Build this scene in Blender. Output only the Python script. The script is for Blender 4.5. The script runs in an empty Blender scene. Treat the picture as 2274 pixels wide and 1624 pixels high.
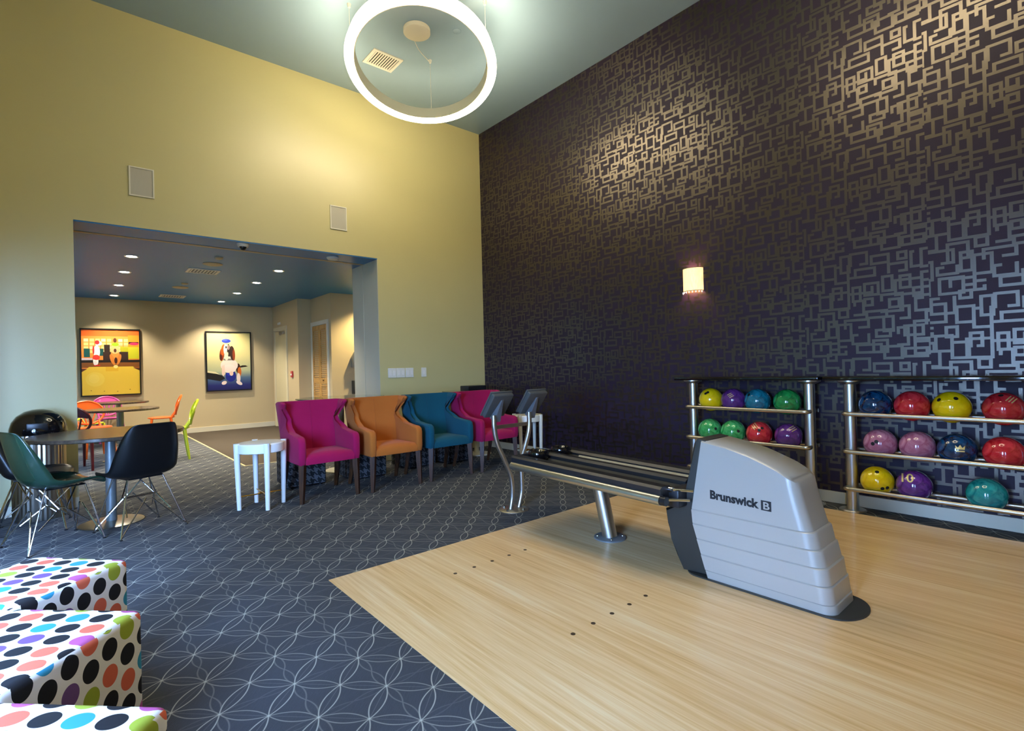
import bpy, bmesh, math, random
import numpy as np
from mathutils import Vector, Matrix
random.seed(7)
sc = bpy.context.scene
COL = sc.collection
PI = math.pi

# ------------------------------------------------------------------ camera, world, exposure
cam_d = bpy.data.cameras.new('camera'); cam = bpy.data.objects.new('camera', cam_d); COL.objects.link(cam)
cam_d.sensor_fit = 'HORIZONTAL'; cam_d.sensor_width = 36.0; cam_d.lens = 1131.464 / 2274.0 * 36.0
cam_d.clip_start = 0.05; cam_d.clip_end = 100
_f = 1131.464
def _ray(u, v): return Vector(((u - 1137) / _f, -(v - 812) / _f, -1.0)).normalized()
_X = _ray(2460, 783); _Y = _ray(170, 842); _Z = _X.cross(_Y).normalized()
cam.matrix_world = Matrix.Translation((0, 0, 1.18)) @ Matrix((_X, _Y, _Z)).to_4x4()
sc.camera = cam
sc.view_settings.view_transform = 'Standard'; sc.view_settings.look = 'None'
sc.view_settings.gamma = 1.0; sc.view_settings.use_curve_mapping = False
EXPOSURE = 0.0
sc.view_settings.exposure = EXPOSURE
SKY_STRENGTH = 82.0
RING_STRENGTH = 36.0
SPOT_POWER = 260.0
world = bpy.data.worlds.new('sky'); sc.world = world; world.use_nodes = True
bgn = world.node_tree.nodes['Background']
bgn.inputs[0].default_value = (0.29, 0.51, 1.0, 1); bgn.inputs[1].default_value = SKY_STRENGTH
sc.cycles.max_bounces = 8; sc.cycles.diffuse_bounces = 4; sc.cycles.glossy_bounces = 4
sc.cycles.sample_clamp_indirect = 6.0; sc.cycles.caustics_reflective = False; sc.cycles.caustics_refractive = False
try:
    sc.cycles.use_denoising = True
except Exception:
    pass

def portal(loc, rot, sx, sy):
    l = bpy.data.lights.new('window_portal', 'AREA'); l.shape = 'RECTANGLE'; l.size = sx; l.size_y = sy
    l.cycles.is_portal = True
    o = bpy.data.objects.new('window_portal', l); o.location = loc; o.rotation_euler = rot; COL.objects.link(o)

# ------------------------------------------------------------------ room dimensions (metres)
XL, XR = -1.2, 4.75          # left window wall, right patterned wall
YB, YF = 6.2, -2.6           # back wall with the opening, wall behind the camera
ZC = 4.77
OPX0, OPX1, OPZ = 0.0, 3.025, 2.648     # opening in the back wall
YT = 6.99                    # rear face of that thick wall
ZC2 = 2.70                   # back-room ceiling
YFAR = 12.4

# ------------------------------------------------------------------ helpers
def lin(c):
    if isinstance(c, str):
        c = [int(c[i:i + 2], 16) / 255 for i in (0, 2, 4)]
        c = [x / 12.92 if x <= .04045 else ((x + .055) / 1.055) ** 2.4 for x in c]
    return (c[0], c[1], c[2], 1.0)

MATS = {}
def mat(name, col='808080', rough=.5, metal=0.0, spec=.5, coat=0.0, emit=None, estr=0.0, trans=0.0, ior=1.45, alpha=1.0, sheen=0.0):
    if name in MATS: return MATS[name]
    m = bpy.data.materials.new(name); m.use_nodes = True
    b = m.node_tree.nodes['Principled BSDF']
    b.inputs['Base Color'].default_value = lin(col)
    b.inputs['Roughness'].default_value = rough; b.inputs['Metallic'].default_value = metal
    b.inputs['Specular IOR Level'].default_value = spec; b.inputs['Coat Weight'].default_value = coat
    b.inputs['Transmission Weight'].default_value = trans; b.inputs['IOR'].default_value = ior
    b.inputs['Alpha'].default_value = alpha
    b.inputs['Sheen Weight'].default_value = sheen
    if emit is not None:
        b.inputs['Emission Color'].default_value = lin(emit); b.inputs['Emission Strength'].default_value = estr
    MATS[name] = m
    return m

class NT:
    """tiny expression builder on a material's node tree"""
    def __init__(s, m): s.t = m.node_tree; s.b = s.t.nodes['Principled BSDF']
    def node(s, typ, **kw):
        n = s.t.nodes.new(typ)
        for k, v in kw.items(): setattr(n, k, v)
        return n
    def m(s, op, a, b=None, c=None):
        n = s.node('ShaderNodeMath', operation=op)
        for i, x in enumerate((a, b, c)):
            if x is None: continue
            if isinstance(x, (int, float)): n.inputs[i].default_value = x
            else: s.t.links.new(x, n.inputs[i])
        return n.outputs[0]
    def coord(s, kind='Object'):
        n = s.node('ShaderNodeTexCoord'); x = s.node('ShaderNodeSeparateXYZ')
        s.t.links.new(n.outputs[kind], x.inputs[0]); s.vec = n.outputs[kind]
        return x.outputs[0], x.outputs[1], x.outputs[2]
    def comb(s, x, y, z):
        n = s.node('ShaderNodeCombineXYZ')
        for i, a in enumerate((x, y, z)):
            if isinstance(a, (int, float)): n.inputs[i].default_value = a
            else: s.t.links.new(a, n.inputs[i])
        return n.outputs[0]
    def noise(s, vec, scale=5, detail=2, rough=.5, dist=0):
        n = s.node('ShaderNodeTexNoise'); n.inputs['Scale'].default_value = scale; n.inputs['Detail'].default_value = detail
        n.inputs['Roughness'].default_value = rough; n.inputs['Distortion'].default_value = dist
        if vec is not None: s.t.links.new(vec, n.inputs['Vector'])
        return n.outputs[0]
    def white(s, vec):
        n = s.node('ShaderNodeTexWhiteNoise', noise_dimensions='3D'); s.t.links.new(vec, n.inputs['Vector']); return n.outputs['Value']
    def mix(s, f, a, b):
        n = s.node('ShaderNodeMix', data_type='RGBA')
        for i, x in ((0, f), (6, a), (7, b)):
            if isinstance(x, (int, float)): n.inputs[i].default_value = x
            elif isinstance(x, (str, tuple, list)): n.inputs[i].default_value = lin(x)
            else: s.t.links.new(x, n.inputs[i])
        return n.outputs[2]
    def ramp(s, f, stops, const=False):
        n = s.node('ShaderNodeValToRGB'); r = n.color_ramp
        if const: r.interpolation = 'CONSTANT'
        while len(r.elements) < len(stops): r.elements.new(.5)
        for e, (p, c) in zip(r.elements, stops): e.position = p; e.color = lin(c)
        s.t.links.new(f, n.inputs[0]); return n.outputs[0]
    def base(s, c): s.t.links.new(c, s.b.inputs['Base Color'])
    def inp(s, k, v): s.t.links.new(v, s.b.inputs[k])
    def bump(s, h, strength=.2, dist=.01):
        n = s.node('ShaderNodeBump'); n.inputs['Strength'].default_value = strength; n.inputs['Distance'].default_value = dist
        s.t.links.new(h, n.inputs['Height']); s.t.links.new(n.outputs[0], s.b.inputs['Normal'])

def new(): return bmesh.new()
def obj(name, bm, m, parent=None, smooth=True, angle=38, loc=None, rotz=None):
    me = bpy.data.meshes.new(name)
    bmesh.ops.recalc_face_normals(bm, faces=bm.faces[:])
    bm.to_mesh(me); bm.free()
    for mm in (m if isinstance(m, (list, tuple)) else [m]): me.materials.append(mm)
    if smooth:
        me.shade_smooth(); me.set_sharp_from_angle(angle=math.radians(angle))
    o = bpy.data.objects.new(name, me); COL.objects.link(o)
    if parent is not None: o.parent = parent
    if loc is not None: o.location = loc
    if rotz is not None: o.rotation_euler = (0, 0, rotz)
    return o
def tag(o, label, cat, group=None):
    o['label'] = label; o['category'] = cat
    if group: o['group'] = group
    return o
def thing(name, label, cat, loc=(0, 0, 0), rotz=0.0, group=None):
    o = bpy.data.objects.new(name, None); COL.objects.link(o); o.empty_display_size = .1
    o.location = loc; o.rotation_euler = (0, 0, rotz)
    return tag(o, label, cat, group)
def struct(o, label=None):
    o['kind'] = 'structure'
    if label: o['label'] = label
    return o

def box(bm, lo, hi, bev=0.0, seg=2, M=None):
    x0, y0, z0 = lo; x1, y1, z1 = hi
    vs = [bm.verts.new(p) for p in ((x0,y0,z0),(x1,y0,z0),(x1,y1,z0),(x0,y1,z0),(x0,y0,z1),(x1,y0,z1),(x1,y1,z1),(x0,y1,z1))]
    fs = [bm.faces.new([vs[i] for i in f]) for f in ((3,2,1,0),(4,5,6,7),(0,1,5,4),(1,2,6,5),(2,3,7,6),(3,0,4,7))]
    if M is not None: bmesh.ops.transform(bm, matrix=M, verts=vs)
    if bev > 0:
        es = list({e for f in fs for e in f.edges})
        bmesh.ops.bevel(bm, geom=es, offset=bev, segments=seg, affect='EDGES', profile=.5)
    return bm
def prism(bm, poly, axis, a, b, bev=0.0, seg=2, flare=None):
    """poly in the two remaining axes; axis 'x': (y,z), 'y': (x,z), 'z': (x,y)"""
    def P(p, t):
        return {'x': (t, p[0], p[1]), 'y': (p[0], t, p[1]), 'z': (p[0], p[1], t)}[axis]
    A = [bm.verts.new(P(p, a)) for p in poly]; B = [bm.verts.new(P(p, b)) for p in poly]
    n = len(poly)
    fs = [bm.faces.new(A[::-1]), bm.faces.new(B)]
    sides = [bm.faces.new((A[i], A[(i+1) % n], B[(i+1) % n], B[i])) for i in range(n)]
    if bev > 0:
        es = list({e for f in fs for e in f.edges})
        bmesh.ops.bevel(bm, geom=es, offset=bev, segments=seg, affect='EDGES', profile=.5)
    return bm
def frame_of(d):
    d = Vector(d).normalized()
    up = Vector((0, 0, 1)) if abs(d.z) < .95 else Vector((1, 0, 0))
    u = d.cross(up).normalized(); v = u.cross(d).normalized()
    return u, v
def tube(bm, pts, r, n=10, cap=True, sy=1.0):
    pts = [Vector(p) for p in pts]; rs = r if isinstance(r, (list, tuple)) else [r] * len(pts)
    rings = []; u = v = None
    for i, p in enumerate(pts):
        if i == 0: d = pts[1] - p
        elif i == len(pts) - 1: d = p - pts[i - 1]
        else: d = (pts[i + 1] - p).normalized() + (p - pts[i - 1]).normalized()
        d.normalize()
        if u is None: u, v = frame_of(d)
        else:
            u = (u - d * u.dot(d)).normalized(); v = u.cross(d).normalized()
        rings.append([bm.verts.new(p + (u * math.cos(2*PI*k/n) + v * math.sin(2*PI*k/n) * sy) * rs[i]) for k in range(n)])
    for a, b in zip(rings, rings[1:]):
        for k in range(n): bm.faces.new((a[k], a[(k+1) % n], b[(k+1) % n], b[k]))
    if cap: bm.faces.new(rings[0][::-1]); bm.faces.new(rings[-1])
    return bm
def cyl(bm, p0, p1, r0, r1=None, n=20): return tube(bm, [p0, p1], [r0, r0 if r1 is None else r1], n)
def lathe(bm, prof, c=(0, 0, 0), n=32, closed=False, M=None):
    rings = []; new_v = []
    for (r, z) in prof:
        if r < 1e-6: ring = [bm.verts.new((c[0], c[1], c[2] + z))]
        else: ring = [bm.verts.new((c[0] + r*math.cos(2*PI*k/n), c[1] + r*math.sin(2*PI*k/n), c[2] + z)) for k in range(n)]
        rings.append(ring); new_v += ring
    pairs = list(zip(rings, rings[1:]))
    if closed: pairs.append((rings[-1], rings[0]))
    for a, b in pairs:
        if len(a) == 1 and len(b) == 1: continue
        for k in range(n):
            k2 = (k + 1) % n
            if len(a) == 1: bm.faces.new((a[0], b[k2], b[k]))
            elif len(b) == 1: bm.faces.new((a[k], a[k2], b[0]))
            else: bm.faces.new((a[k], a[k2], b[k2], b[k]))
    if M is not None: bmesh.ops.transform(bm, matrix=M, verts=new_v)
    return bm
def quad(bm, *ps): return bm.faces.new([bm.verts.new(p) for p in ps])
def smooth_path(pts, k=6):
    """Catmull-Rom"""
    P = [Vector(p) for p in pts]; P = [P[0]*2 - P[1]] + P + [P[-1]*2 - P[-2]]; out = []
    for i in range(1, len(P) - 2):
        for j in range(k):
            t = j / k; a, b, c, d = P[i-1:i+3]
            out.append(.5*((2*b) + (c - a)*t + (2*a - 5*b + 4*c - d)*t*t + (3*b - a - 3*c + d)*t**3))
    out.append(P[-2]); return out
def text_mesh(s, size=1.0, offset=0.0, align='LEFT'):
    """outline lettering as a flat mesh (verts list, faces list) in the XY plane"""
    c = bpy.data.curves.new('lettering', 'FONT'); c.body = s; c.size = size; c.offset = offset; c.align_x = align
    c.resolution_u = 3
    o = bpy.data.objects.new('lettering', c); COL.objects.link(o)
    dg = bpy.context.evaluated_depsgraph_get(); me = o.evaluated_get(dg).to_mesh()
    V = [tuple(v.co) for v in me.vertices]; F = [tuple(p.vertices) for p in me.polygons]
    o.evaluated_get(dg).to_mesh_clear(); bpy.data.objects.remove(o); bpy.data.curves.remove(c)
    return V, F

# ------------------------------------------------------------------ materials
def paint(name, col, rough, spec=.5, bump=.08):
    if name in MATS: return MATS[name]
    m = mat(name, col, rough, spec=spec); n = NT(m); x, y, z = n.coord()
    v = n.noise(n.vec, 90, 3); big = n.noise(n.vec, 1.3, 2)
    c = n.m('MULTIPLY_ADD', big, .08, .96)
    mx = n.node('ShaderNodeMix', data_type='RGBA', blend_type='MULTIPLY'); mx.inputs[0].default_value = 1
    mx.inputs[6].default_value = lin(col); cc = n.comb(c, c, c); n.t.links.new(cc, mx.inputs[7]); n.base(mx.outputs[2])
    n.bump(v, bump, .002); return m
M_wallA = paint('cream_wall_paint', 'c4ba82', .42, 1.0)
M_wallfar = paint('beige_wall_paint', 'c6b48c', .5)
M_jamb = paint('pale_jamb_paint', 'bdbba6', .42)
M_ceil = paint('blue_grey_ceiling_paint', '93acba', .20, .5, 0.0)
M_ceil2 = paint('blue_ceiling_paint', '2474b2', .4, .5)
M_wallB = paint('aubergine_wallpaper', '261c2e', .55, .3)
M_white = mat('white_trim_paint', 'dedbcb', .4)
M_tan = mat('tan_track_strip', 'b3a27e', .5)

M_patt = mat('metallic_wallpaper_print', '5a544c', .34, metal=.95)
n = NT(M_patt); n.coord(); n.bump(n.noise(n.vec, 260, 2), .12, .002)

def carpet():
    m = mat('patterned_carpet', '3a3d44', .9, spec=.2); n = NT(m); x, y, z = n.coord()
    P = .2525
    s = n.m('DIVIDE', n.m('SUBTRACT', n.m('ADD', x, y), .358 + 2.033), P)
    t = n.m('DIVIDE', n.m('SUBTRACT', n.m('SUBTRACT', x, y), .358 - 2.033), P)
    def lens(a, b, w, hw):
        """two arcs between lattice nodes along a, around integer b; returns 0..1 line mask"""
        fa = n.m('FRACT', a); fb = n.m('ABSOLUTE', n.m('SUBTRACT', b, n.m('ROUND', b)))
        arc = n.m('MULTIPLY', n.m('MULTIPLY', fa, n.m('SUBTRACT', 1.0, fa)), 4 * w)
        d = n.m('ABSOLUTE', n.m('SUBTRACT', fb, arc))
        return n.m('SUBTRACT', 1.0, n.m('SMOOTH_MIN', n.m('DIVIDE', d, hw), 1.0, .25))
    l1 = lens(s, t, .135, .020); l2 = lens(t, s, .135, .020)
    u = n.m('ADD', s, t); v = n.m('SUBTRACT', s, t)      # = 2x/P, 2y/P
    hu = u; hv = v
    l3 = lens(hv, n.m('MULTIPLY', u, .5), .06, .016)     # small double lenses along y
    # keep only the columns running through nodes
    l4 = lens(hu, n.m('MULTIPLY', v, .5), .05, .018)
    def ray(a, b):
        d = n.m('ABSOLUTE', n.m('SUBTRACT', b, n.m('ROUND', b)))
        return n.m('SUBTRACT', 1.0, n.m('MINIMUM', n.m('DIVIDE', d, .014), 1.0))
    l5 = ray(s, t); l6 = ray(t, s)
    d1 = n.m('SUBTRACT', s, n.m('ROUND', s)); d2 = n.m('SUBTRACT', t, n.m('ROUND', t))
    rr = n.m('SQRT', n.m('ADD', n.m('MULTIPLY', d1, d1), n.m('MULTIPLY', d2, d2)))
    node = n.m('SUBTRACT', 1.0, n.m('MINIMUM', n.m('DIVIDE', rr, .06), 1.0))
    line = n.m('MAXIMUM', n.m('MULTIPLY', l1, .75), n.m('MULTIPLY', l2, .42))
    line = n.m('MAXIMUM', line, n.m('MULTIPLY', l3, .20)); line = n.m('MAXIMUM', line, n.m('MULTIPLY', l4, .07))
    line = n.m('MAXIMUM', line, n.m('MULTIPLY', n.m('MAXIMUM', l5, l6), .10)); line = n.m('MAXIMUM', line, node)
    fuzz = n.noise(n.vec, 420, 2, .7)
    weave = n.noise(n.comb(n.m('MULTIPLY', n.m('ADD', x, y), 6), n.m('MULTIPLY', n.m('SUBTRACT', x, y), 60), 0), 3, 2)
    ground = n.mix(n.m('MULTIPLY_ADD', fuzz, .7, n.m('MULTIPLY', weave, .3)), '2a2c30', '55585d')
    n.base(n.mix(n.m('MAXIMUM', n.m('MINIMUM', line, 1.0), 0.0), ground, 'c9c7b4'))
    n.bump(fuzz, .5, .004)
    return m
M_carpet = carpet()
M_carpet2 = mat('brown_carpet', '4a4238', .95, spec=.15)
n = NT(M_carpet2); n.coord(); fz = n.noise(n.vec, 300, 3, .7); n.base(n.ramp(fz, [(.3, '332d26'), (.7, '5a5145')])); n.bump(fz, .5, .004)

def lane_wood():
    m = mat('maple_lane_wood', 'd9b98a', .30, coat=.25); n = NT(m); x, y, z = n.coord()
    v1 = n.comb(n.m('MULTIPLY', x, 34), n.m('MULTIPLY', y, 1.1), 0); g1 = n.noise(v1, 1.0, 4, .6)
    v2 = n.comb(n.m('MULTIPLY', x, 130), n.m('MULTIPLY', y, 2.5), 3); g2 = n.noise(v2, 1.0, 3, .6)
    v3 = n.comb(n.m('MULTIPLY', x, 9), n.m('MULTIPLY', y, .6), 7); g3 = n.noise(v3, 1.0, 2, .5)
    f = n.m('ADD', n.m('ADD', n.m('MULTIPLY', g1, .5), n.m('MULTIPLY', g2, .3)), n.m('MULTIPLY', g3, .25))
    n.base(n.ramp(f, [(.33, 'b4864f'), (.45, 'd8ae74'), (.56, 'e6c28e'), (.70, 'f2dcb2')]))
    n.inp('Roughness', n.m('MULTIPLY_ADD', g2, .14, .24))
    return m
M_lane = lane_wood()

def steel(name, col, rough, metal=1.0): return mat(name, col, rough, metal=metal)
M_satin = steel('satin_silver_metal', 'c0bfba', .32)
M_chrome = steel('chrome', 'd8d8d8', .12)
M_brass = steel('brass', 'c79a3e', .25)
M_nickel = steel('brushed_nickel', 'b9b2a4', .30)
M_greymetal = mat('grey_painted_metal', '8b9294', .4, metal=.5)
M_black = mat('black_plastic', '141417', .35)
M_blackgloss = mat('black_gloss_plastic', '0b0b0d', .08, coat=.5)
M_char = mat('charcoal_plastic', '33332f', .45)
M_char2 = mat('dark_grey_console', '4a4c4b', .42)
M_tray = mat('ball_track_black', '1b1c1f', .38)
M_silver = mat('silver_plastic', 'b2ada2', .33, metal=.2, coat=.2)
M_darkwood = mat('dark_walnut_leg', '4a2b16', .4)
n = NT(M_darkwood); x, y, z = n.coord(); n.base(n.ramp(n.noise(n.comb(n.m('MULTIPLY', x, 60), n.m('MULTIPLY', y, 60), n.m('MULTIPLY', z, 6)), 1, 3), [(.3, '261206'), (.7, '4f2f15')]))
M_tabletop = mat('dark_laminate_top', '3a3029', .22)
n = NT(M_tabletop); n.coord(); n.base(n.ramp(n.noise(n.vec, 40, 3), [(.35, '3d332b'), (.7, '5b4b3c')]))
M_whitelac = mat('white_lacquer', 'efefec', .25)
M_glass = mat('clear_glass', 'd6e6df', .03, trans=.92, ior=1.45)
M_ball_hole = mat('finger_hole_black', '070707', .6)
M_gold = mat('gold_print', 'dcc27a', .35, metal=.3)
M_logo = mat('black_lettering', '15181c', .5)
def fabric(name, a, b, sheen=.08):
    m = mat(name, a, .88, spec=.2, sheen=sheen); n = NT(m); n.coord()
    f = n.noise(n.vec, 240, 3, .7); g = n.noise(n.vec, 5, 2)
    n.base(n.mix(n.m('ADD', n.m('MULTIPLY', f, .6), n.m('MULTIPLY', g, .4)), a, b)); n.bump(f, .25, .002); return m
M_pink = fabric('magenta_upholstery', '86083c', 'ac1552')
M_orange = fabric('orange_upholstery', '9c531a', 'bf6e2c')
M_teal = fabric('teal_upholstery', '083c4c', '105668')

# ------------------------------------------------------------------ the setting
def slab(name, boxes, m, label=None, parent=None):
    bm = new()
    for lo, hi in boxes: box(bm, lo, hi)
    o = obj(name, bm, m, parent, smooth=False)
    if parent is None: struct(o, label)
    return o
LANE_X0, LANE_X1, LANE_Y1 = 1.068, 4.50, 2.90
TX, TY = 1.63, 7.25         # corner of the brass edge strip in the back room
# patterned carpet everywhere except the lane and the brown carpet area
slab('floor', [((XL, YF, -.05), (LANE_X0, YB, 0)), ((LANE_X0, LANE_Y1, -.05), (XR, YB, 0)), ((LANE_X1, YF, -.05), (XR, LANE_Y1, 0)),
               ((-1.6, YB, -.05), (XR, TY, 0)), ((-1.6, TY, -.05), (TX, YFAR, 0))], M_carpet, 'dark carpet with a pale interlaced petal pattern')
slab('floor_brown_carpet', [((TX, TY, -.05), (XR, YFAR, 0))], M_carpet2, 'plain brown carpet of the back room behind the edge strip')
lane = slab('floor_bowling_lane', [((LANE_X0, YF, -.05), (LANE_X1, LANE_Y1, .002))], M_lane, 'pale maple bowling lane approach floor')
slab('trim_1', [((TX - .012, TY - .012, 0), (TX + .012, YFAR - .02, .006)), ((TX + .012, TY - .012, 0), (XR - .02, TY + .012, .006))], mat('pale_edge_strip', 'c9b98a', .4), 'pale metal edge strip between the two carpets')
M_dot = mat('dark_inlay_dot', '3a2a1a', .5)
for yy in (2.47, 1.553):
    for k in range(5):
        bm = new(); lathe(bm, [(0, 0), (.011, 0), (.011, -.003), (0, -.003)], (0, 0, 0), 14)
        obj('approach_dot', bm, M_dot, lane, loc=(1.641 + .1355 * k, yy, .003))

# walls of the main room
slab('wall_back', [((XL, YB, 0), (OPX0, YT, ZC)), ((OPX1, YB, 0), (XR, YT, ZC)), ((OPX0, YB, OPZ + .012), (OPX1, YT, ZC))], M_wallA, 'cream painted wall with the wide opening')
slab('trim_2', [((OPX0, YB + .004, OPZ), (OPX1, YT, OPZ + .012))], M_ceil2, 'blue soffit of the wide opening')
slab('trim_3', [((OPX0 + .0, 6.60, OPZ - .004), (OPX1, 6.66, OPZ))], M_tan, 'tan folding-door track in the soffit')
slab('trim_4', [((OPX1 - .006, YB + .002, 0), (OPX1, 6.635, OPZ)), ((OPX1 - .006, 6.65, 0), (OPX1, YT, OPZ)), ((OPX1 - .012, 6.635, 0), (OPX1, 6.65, OPZ))], M_jamb, 'pale jamb of the wide opening')
wall_right = slab('wall_right', [((XR, YF, 0), (XR + .15, YB, ZC))], M_wallB, 'aubergine wallpapered wall with metallic print')
slab('ceiling', [((XL, YF, ZC), (XR, YB, ZC + .1))], M_ceil, 'blue grey ceiling of the tall room')
# left wall: big windows (out of frame, they let the daylight in), an added fin
WY = [(-.95, -.60), (.35, 2.35), (2.55, 4.7)]; WZ0, WZ1 = .06, 2.15
bx = [((XL - .10, YF, 0), (XL, YB, WZ0)), ((XL - .10, YF, WZ1), (XL, YB, ZC))]
ed = [YF] + [e for w in WY for e in w] + [YB]
for i in range(0, len(ed), 2): bx.append(((XL - .10, ed[i], WZ0), (XL, ed[i + 1], WZ1)))
slab('wall_left', bx, M_wallA, 'cream wall with tall windows')
slab('wall_left_light_fin', [((XL, 4.9, 0), (-.92, YB, ZC))], M_wallA, 'unseen cream fin added to block window light')  # out of view, added to keep window light off the back wall's left end
slab('wall_front', [((XL, YF - .15, 0), (XR, YF, ZC))], M_wallA, 'cream wall behind the camera')
M_pane = bpy.data.materials.new('window_pane'); M_pane.use_nodes = True
_t = M_pane.node_tree; _t.nodes.clear(); _o = _t.nodes.new('ShaderNodeOutputMaterial'); _a = _t.nodes.new('ShaderNodeBsdfTransparent'); _g = _t.nodes.new('ShaderNodeBsdfGlossy'); _g.inputs['Roughness'].default_value = .02
_x = _t.nodes.new('ShaderNodeMixShader'); _x.inputs[0].default_value = .06; _t.links.new(_a.outputs[0], _x.inputs[1]); _t.links.new(_g.outputs[0], _x.inputs[2]); _t.links.new(_x.outputs[0], _o.inputs[0])
def window(i, x, y0, y1, z0, z1):
    bm = new(); f = .05
    box(bm, (x, y0, z0), (x + .06, y0 + f, z1)); box(bm, (x, y1 - f, z0), (x + .06, y1, z1))
    box(bm, (x, y0 + f, z0), (x + .06, y1 - f, z0 + f)); box(bm, (x, y0 + f, z1 - f), (x + .06, y1 - f, z1))
    box(bm, (x, (y0 + y1)/2 - f/2, z0 + f), (x + .06, (y0 + y1)/2 + f/2, z1 - f))
    o = struct(obj('window_%d' % i, bm, M_white, smooth=False), 'white framed window beside the carpet')
    for a, b in ((y0 + f, (y0 + y1)/2 - f/2), ((y0 + y1)/2 + f/2, y1 - f)):
        p = new(); box(p, (x + .025, a, z0 + f), (x + .031, b, z1 - f)); obj('pane', p, M_pane, o, smooth=False)
for i, (a, b) in enumerate(WY):
    window(i + 1, XL - .08, a, b, WZ0, WZ1)
    portal((XL - .11, (a + b)/2, (WZ0 + WZ1)/2), (0, -PI/2, 0), WZ1 - WZ0, b - a)

# outside the windows: paving, and an unseen leafy screen added to block low sky
slab('ground', [((-14, -12, -.12), (XL - .10, 16, -.06))], mat('patio_paving', '4c4a46', .9), 'grey patio outside the windows')
bm = new(); rr_ = random.Random(3); NX, NZ = 110, 18; G = []
for i in range(NX + 1):
    col_ = []
    for j in range(NZ + 1):
        a = PI*j/NZ; zz = 3.5*math.sin(a)**.35 if 0 < j < NZ else -.06; xx = -3.0 - .55*math.cos(a)
        col_.append(bm.verts.new((xx + rr_.uniform(-.07, .07), 1.0 + 13.2*i/NX + rr_.uniform(-.04, .04), zz + (rr_.uniform(-.08, .08) if 0 < j < NZ else 0))))
    G.append(col_)
for i in range(NX):
    for j in range(NZ): bm.faces.new((G[i][j], G[i+1][j], G[i+1][j+1], G[i][j+1]))
bm.faces.new(G[0]); bm.faces.new(G[-1][::-1])
M_leaf = mat('sky_blocker_leaves', '3f7030', .7); n = NT(M_leaf); n.coord(); n.base(n.ramp(n.noise(n.vec, 22, 3), [(.35, '27332a'), (.7, '5a7860')]))
tag(obj('sky_blocker', bm, M_leaf, smooth=False), 'unseen leafy screen added outside the windows to block low sky', 'sky_blocker')

# back room
W2 = [(7.6, 9.0), (9.4, 11.2)]
bx = [((-1.75, YT, 0), (-1.6, YFAR, .3)), ((-1.75, YT, 2.4), (-1.6, YFAR, ZC2)), ((-1.75, YT, .3), (-1.6, 7.6, 2.4)), ((-1.75, 9.0, .3), (-1.6, 9.4, 2.4)), ((-1.75, 11.2, .3), (-1.6, YFAR, 2.4))]
slab('wall_back_room_left', bx, M_wallfar, 'beige wall with windows of the back room')
for i, (a, b) in enumerate(W2):
    window(4 + i, -1.72, a, b, .3, 2.4)
    portal((-1.76, (a + b)/2, 1.35), (0, -PI/2, 0), 2.1, b - a)
slab('wall_back_room_far', [((-1.6, YFAR, 0), (3.43, YFAR + .15, ZC2))], M_wallfar, 'beige far wall with two pictures')
slab('wall_back_room_right', [((3.43, 10.67, 0), (3.70, YFAR + .15, ZC2)), ((3.70, 9.61, 0), (3.75, YFAR, ZC2)), ((3.75, 9.61, 0), (5.6, 9.75, ZC2)), ((5.45, YT, 0), (5.6, 9.61, ZC2))], M_wallfar, 'beige stepped wall with the doors')
slab('ceiling_back_room', [((-1.6, YT, ZC2), (5.6, YFAR, ZC2 + .1))], M_ceil2, 'blue ceiling of the back room')
slab('wall_back_room_near', [((XR, YT - .02, 0), (5.6, YT, ZC2))], M_wallfar)
slab('floor_back_corner', [((XR, YT, -.05), (5.6, 9.7, 0))], M_carpet2)
M_base = mat('cream_baseboard', 'd6d0b8', .4)
slab('baseboard_right', [((XR - .018, YF, 0), (XR, YB, .092))], M_base, 'cream baseboard under the patterned wall')
slab('baseboard_back', [((XL, YB - .016, 0), (OPX0, YB, .092)), ((OPX1, YB - .016, 0), (XR - .018, YB, .092))], M_base, 'cream baseboard under the cream wall')
slab('baseboard_back_room', [((-1.6, YFAR - .016, 0), (3.43, YFAR, .10)), ((3.414, 10.67, 0), (3.43, 11.28, .10)), ((3.43, 10.654, 0), (3.684, 10.67, .10)), ((3.75, 9.594, 0), (5.45, 9.61, .10))], M_base, 'cream baseboard of the back room')

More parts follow.
